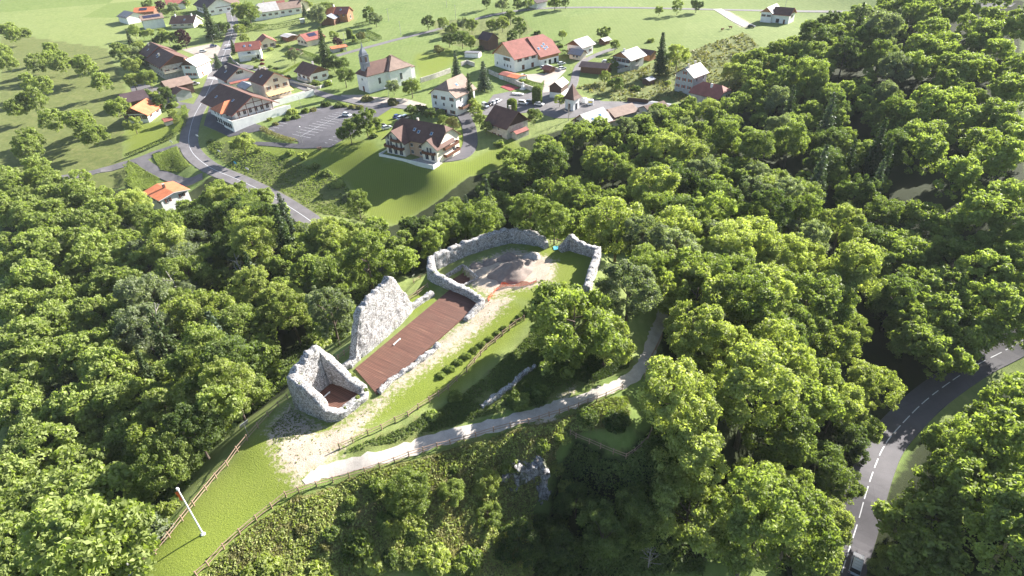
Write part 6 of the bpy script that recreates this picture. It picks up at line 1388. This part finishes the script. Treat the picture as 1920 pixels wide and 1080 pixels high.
# ================================================================== VEHICLES
def car_meshes(kind):
    est = kind == 'van'; L_, W_, Hc = (4.5, 1.8, 1.75) if est else (4.2, 1.75, 1.45)
    def shell(prof, wb, wt, name):
        mb = MB(); n_ = len(prof); vs = []; zmin = min(q[1] for q in prof); zmax = max(q[1] for q in prof)
        for s in (-1, 1):
            for x, z in prof: f = (z-zmin)/(zmax-zmin); vs.append((x, s*(wb+(wt-wb)*f**1.5)/2, z))
        mb.add(vs, [tuple(range(n_))[::-1], tuple(range(n_, 2*n_))]+[(i, (i+1) % n_, n_+(i+1) % n_, n_+i) for i in range(n_)]); me = mb.mesh(name)
        bm = bmesh.new(); bm.from_mesh(me); bmesh.ops.recalc_face_normals(bm, faces=bm.faces[:]); bmesh.ops.bevel(bm, geom=bm.edges[:], offset=.05, segments=2, affect='EDGES'); bm.to_mesh(me); bm.free(); return me
    body = shell([(-L_/2, .35), (-L_/2+.02, .75), (-L_/2+.1, .92), (L_/2-1.0, .90), (L_/2-.1, .72), (L_/2, .40), (L_/2-.15, .25), (-L_/2+.15, .25)], W_, W_*.93, 'body')
    back = -L_/2+(.12 if est else .45)
    cabin = shell([(back, .9), (back+.25, Hc-.06), (back+.5, Hc), (L_/2-2.1, Hc), (L_/2-1.75, Hc-.05), (L_/2-.95, .9)], W_*.90, W_*.72, 'cabin')
    roof = MB(); roof.box(back+.25, L_/2-1.9, -W_*.38, W_*.38, Hc-.05, Hc+.035); roof = roof.mesh('roof')
    wh = MB(); wh.tube((0, -.11, 0), (0, .11, 0), .32, k=14); wh = wh.mesh('wheel'); hl = MB(); hl.box(-.06, .05, -.16, .16, -.07, .07); hl = hl.mesh('headlight')
    for m_, n_ in ((body, 'car_white'), (cabin, 'glass'), (roof, 'car_white'), (wh, 'rubber'), (hl, 'white_paint')): m_.materials.append(MT[n_])
    tl = hl.copy(); tl.materials.clear(); tl.materials.append(MT['car_red']); return dict(body=body, cabin=cabin, roof=roof, wheel=wh, headlight=hl, tail=tl, L=L_, W=W_)
CM = {'car': car_meshes('car'), 'van': car_meshes('van')}
def car(px, py, yaw, col, label, kind='car', group='cars parked in the village', dz=.17):
    m_ = CM[kind]; p_ = hit(px, py, .7); x, y = float(p_[0]), float(p_[1]); r = empty('parked_car' if group else 'car', (x, y, float(T(x, y))+dz), radians(yaw), label, kind, group)
    for nm in ('body', 'roof'): child(nm, m_[nm], r, MT['car_'+col])
    child('window_glass', m_['cabin'], r)
    for sx in (-1, 1):
        for sy in (-1, 1): child('wheel', m_['wheel'], r, None, (sx*m_['L']*.31, sy*(m_['W']/2-.12), .32))
    for sy in (-1, 1): child('headlight', m_['headlight'], r, None, (m_['L']/2-.05, sy*.6, .62)); child('tail_light', m_['tail'], r, None, (-m_['L']/2+.02, sy*.7, .75))
    return r
for a_ in ((365,157,15,'silver','silver estate car parked at the roadside beside the old barn','van'), (650,215,-33,'white','lone white car in the big parking lot','car'), (400,86,20,'blue','dark blue car at the crossroads lamp post','car'), (380,96,30,'white','white car on the paved island by the crossroads','car'),
           (745,218,55,'blue','blue car at the far end of the row behind the apartment block','car'), (752,221,55,'silver','silver car between the blue car and the white van','car'), (761,220,55,'white','white van behind the apartment block roof','van'), (713,235,35,'black','black car left of the apartment block','car'), (725,239,35,'silver','silver car next to the black one left of the apartment block','car'),
           (910,198,-60,'silver','silver car nearest the bright tree in the village car park','van'), (920,195,60,'black','black car in the left row of the village car park','car'), (927,192,60,'silver','silver car in the left row of the village car park','car'), (934,189,60,'white','white car closest to the green in the left row','car'),
           (981,193,-25,'white','white estate car left of the tall yew column','van'), (994,191,-25,'grey','grey car half behind the white estate car','car'), (1011,195,-25,'white','white car right below the tall yew column','car'), (981,142,40,'white','white car on the farmhouse terrace','car'),
           (1020,126,35,'white','white car in front of the farmhouse garage door','car'), (1054,128,25,'white','white car at the lawn beside the farm lane','car'), (1053,119,25,'white','small white car under the dark hedge','car'), (1136,116,-20,'white','white car at the end of the farm lane','car'), (1409,49,-35,'black','black car parked beside the lone meadow house','car')):
    car(a_[0], a_[1], a_[2], a_[3], a_[4], a_[5])
_a, _b = hz(1592, 1030), hz(1622, 930)
van = car(1606, 1058, degrees(atan2(_b[1]-_a[1], _b[0]-_a[0])), 'silver', 'silver van with roof rails driving up the lower right road', 'van', None, .14)
van.name = 'van'; mb = MB()
for s in (-.55, .55): mb.box(-1.7, .6, s-.03, s+.03, 1.80, 1.86)
for xx in (-1.5, -.9, -.3, .3): mb.box(xx-.03, xx+.03, -.55, .55, 1.79, 1.83)
mb.build('roof_rack', MT['metal'], van)
# recycling containers, tank, monument
def thing1(name, label, cat, px, py, yaw, boxes, tubes=(), mat='white_paint'):
    x, y = hz(px, py); mb = MB()
    for b_ in boxes: mb.box(*b_)
    for t_ in tubes: mb.tube(*t_)
    o = mb.build(name, MT[mat], None, (x, y, float(T(x, y))+.12)); o.rotation_euler = (0, 0, radians(yaw)); return tag(o, label, cat)
c1 = thing1('recycling_container', 'white rounded recycling container left of the one with a yellow label', 'container', 1096, 193, -30, [(-.9, .9, -.8, .8, 0, 1.7), (-.7, .7, -.6, .6, 1.7, 2.1)])
c2 = thing1('recycling_container', 'white recycling container with a yellow label', 'container', 1107, 196, -10, [(-1.2, 1.2, -.9, .9, 0, 1.8), (-1.1, 1.1, -.8, .8, 1.8, 2.0)])
mb = MB(); mb.box(-.8, .8, -.93, -.9, .9, 1.5); mb.build('label_panel', simple('yellow', (.8, .6, .05), .5, .05), c2)
thing1('bin', 'dark wheeled bin beside the squat white tower', 'bin', 1086, 195, 10, [(-.3, .3, -.35, .35, 0, 1.0), (-.33, .33, -.38, .38, 1.0, 1.08)], mat='rubber')
thing1('storage_tank', 'pale blue round tank below the end of the long farm range', 'tank', 568, 44, 20, [(-.2, .2, -1, 1, 0, .4)], [((-1.6, 0, 1.5), (1.6, 0, 1.5), 1.5, 1.5, 18)], 'white_paint')
thing1('monument', 'small white stone monument at the retaining wall above the car park', 'monument', 981, 168, -45, [(-1.1, 1.1, -1.1, 1.1, 0, .5), (-.6, .6, -.6, .6, .5, 1.6), (-.3, .3, -.3, .3, 1.6, 3.2), (-.5, .5, -.12, .12, 2.5, 2.8)], mat='fascia_white')
thing1('trailer', 'narrow white boat like trailer lying at the top of the car park', 'trailer', 971, 178, -30, [(-2.6, 2.6, -.6, .6, .4, .75), (-2.9, 2.9, -.35, .35, .3, .5)], [((0, -.8, .3), (0, -.6, .3), .3, .3, 10), ((0, .6, .3), (0, .8, .3), .3, .3, 10)])
thing1('picnic_table', 'dark wooden picnic table on the grass below the parking lot', 'table', 599, 280, 20, [(-.9, .9, -.4, .4, .7, .78), (-.9, .9, -.9, -.6, .4, .46), (-.9, .9, .6, .9, .4, .46), (-.7, -.6, -.8, .8, 0, .5), (.6, .7, -.8, .8, 0, .5), (-.7, -.6, -.1, .1, .4, .7), (.6, .7, -.1, .1, .4, .7)], mat='dark_wood')
thing1('stone_block', 'pale stone blocks at the left fence corner in the lower left', 'stone', 252, 1068, 30, [(-.9, .5, -.4, .4, -.3, .5), (.3, 1.3, -.6, .1, -.3, .35), (-.5, .1, .3, .9, -.3, .7)], mat='stone')
# dead tree by the white roofed house, pale dead snags in the woods
def snag(px, py, h, label, seed, tilt=.15, dense=9):
    x, y = hz(px, py); r = random.Random(seed); mb = MB(); top = Vector((r.uniform(-1, 1)*tilt*h, r.uniform(-1, 1)*tilt*h, h)); mb.tube((0, 0, -.5), top, h*.022, h*.005, 7)
    for i in range(dense):
        f = .25+.7*i/dense; a_ = top*f; th = r.uniform(0, 6.3); L_ = h*.34*(1.15-f); e_ = a_+Vector((cos(th)*L_, sin(th)*L_, L_*.6)); mb.tube(a_, e_, h*.009, h*.003, 5)
        for k in range(3): g = a_.lerp(e_, .4+.2*k); t2 = th+r.uniform(-1, 1); mb.tube(g, g+Vector((cos(t2)*L_*.4, sin(t2)*L_*.4, L_*.3)), h*.004, h*.0015, 4)
    tag(mb.build('dead_tree', MT['dead_wood'], None, (x, y, float(T(x, y)))), label, 'dead tree')
snag(1066, 226, 8, 'leafless grey tree beside the house with the white roof slope', 5, .05, 14)
snag(305, 690, 15, 'bare leaning trunk in the wood left of the tower', 6, .3)
snag(365, 590, 14, 'bare grey snag in the upper part of the left wood', 7, .2)
snag(470, 560, 12, 'pale dead branches in the middle of the left wood', 8, .2)
snag(1215, 1066, 6, 'pale bare branches at the bottom edge right of centre', 9, .3, 14)
# cows
def cow(px, py, yaw, label):
    x, y = hz(px, py); me = bpy.data.meshes.new('cow'); V_ = [(-.7, 0, 1.15), (-.2, 0, 1.1), (.4, 0, 1.12), (.75, 0, 1.25), (1.05, 0, 1.35), (1.4, 0, 1.2)]; E_ = [(0, 1), (1, 2), (2, 3), (3, 4), (4, 5)]; R_ = [.30, .38, .36, .24, .17, .10]
    for bx, b in ((-.7, 0), (.4, 2)):
        for s in (-1, 1): i = len(V_); V_ += [(bx, s*.2, .75), (bx+(.08 if b else -.08), s*.22, .42), (bx, s*.22, .03)]; R_ += [.13, .08, .07]; E_ += [(b, i), (i, i+1), (i+1, i+2)]
    i = len(V_); V_ += [(-1.05, 0, 1.1), (-1.1, 0, .6)]; R_ += [.05, .04]; E_ += [(0, i), (i, i+1)]
    me.from_pydata(V_, E_, []); o = bpy.data.objects.new('cow', me); C.objects.link(o); sm = o.modifiers.new('s', 'SKIN'); o.modifiers.new('u', 'SUBSURF').levels = 1
    for v, r_ in zip(me.skin_vertices[0].data, R_): v.radius = (r_, r_)
    me.skin_vertices[0].data[1].use_root = True; me.materials.append(simple('cowhide', (.20, .07, .035), .9, .3)); o.location = (x, y, float(T(x, y))); o.rotation_euler = (0, 0, yaw); tag(o, label, 'cow', 'cows in the meadow')
cow(1354, 58, .4, 'left one of the two reddish brown cows standing in the top meadow')
cow(1369, 54, 2.6, 'right one of the two reddish brown cows standing in the top meadow')
# ================================================================== FINAL LABEL PASS
LAND = [((610, 745), 'ruined tower'), ((715, 610), 'tall ruin wall'), ((459, 800), 'information board'), ((381, 1002), 'flagpole'), ((870, 480), 'enclosure wall'), ((1115, 500), 'enclosure right end'), ((1140, 430), 'big enclosure tree'),
        ((1080, 620), 'large round bank tree'), ((1195, 705), 'gravel path bend'), ((1145, 845), 'picnic enclosure'), ((985, 910), 'rock outcrop'), ((1640, 870), 'lower road bend'), ((1604, 1062), 'silver van'), ((780, 260), 'apartment block'), ((945, 230), 'brown farm building'),
        ((1115, 215), 'white roofed house'), ((1235, 200), 'half hidden brown roof'), ((1300, 140), 'tall white house'), ((1447, 40), 'lone meadow house'), ((555, 385), 'village road end'), ((308, 355), 'bright orange roof'), ((760, 350), 'mown lawn'), ((1400, 260), 'shaded valley meadow')]
import collections
cnt = collections.Counter(); todo = []
for o in list(C.objects):
    lb = o.get('label')
    if lb and o.get('group', '').startswith(('broadleaf trees', 'conifers', 'bushes in')):
        px, py, _k = topix(o.location+Vector((0, 0, 5))); (lx, ly), nm = min(LAND, key=lambda q: hypot(q[0][0]-px, q[0][1]-py)); dx, dy = px-lx, py-ly
        vert = 'above' if dy < 0 else 'below'; hor = 'left of' if dx < 0 else 'right of'
        ang = degrees(atan2(abs(dy), abs(dx))); rel = vert if ang > 60 else hor if ang < 30 else vert+' and '+hor
        head = lb.split(' broadleaf')[0]+' tree' if 'broadleaf' in lb else lb.split(' among')[0].split(' in the')[0]
        near_ = 'just' if hypot(dx, dy) < 90 else 'well'
        todo.append((o, '%s %s %s the %s' % (head, near_, rel, nm)))
for o, lb in todo: cnt[lb] += 1
ORD = ['first', 'second', 'third', 'fourth', 'fifth', 'sixth', 'seventh', 'eighth', 'ninth', 'tenth', 'eleventh', 'twelfth']
by_ = collections.defaultdict(list)
for o, lb in todo: by_[lb].append(o)
for lb, os_ in by_.items():
    if len(os_) == 1: os_[0]['label'] = lb; continue
    os_.sort(key=lambda o: topix(o.location+Vector((0, 0, 5)))[1])
    for i, o in enumerate(os_): o['label'] = '%s from top: %s' % (ORD[min(i, 11)], lb.replace('broadleaf ', '').replace('yellow green', 'yellowish').replace('the ', ''))
for o in C.objects:
    if o.get('label') and len(o['label'].split()) > 16: print('LONG', o.name, o['label'])
# ------------------------------------------------------------------ haze
hm = bpy.data.materials.new('haze'); hm.use_nodes = True; t = hm.node_tree; t.nodes.clear(); o = t.nodes.new('ShaderNodeOutputMaterial'); pv = t.nodes.new('ShaderNodeVolumePrincipled')
pv.inputs['Color'].default_value = (.86, .92, 1, 1); pv.inputs['Density'].default_value = .00006; pv.inputs['Anisotropy'].default_value = .0; t.links.new(pv.outputs[0], o.inputs['Volume'])
mb = MB(); mb.box(-565, 565, -30, 1005, float(GZ.min())-1.5, max(float(GZ.max())+30, 120)); tag(mb.build('haze', hm), 'thin pale morning haze lying over the village and valley', 'haze', kind='stuff')
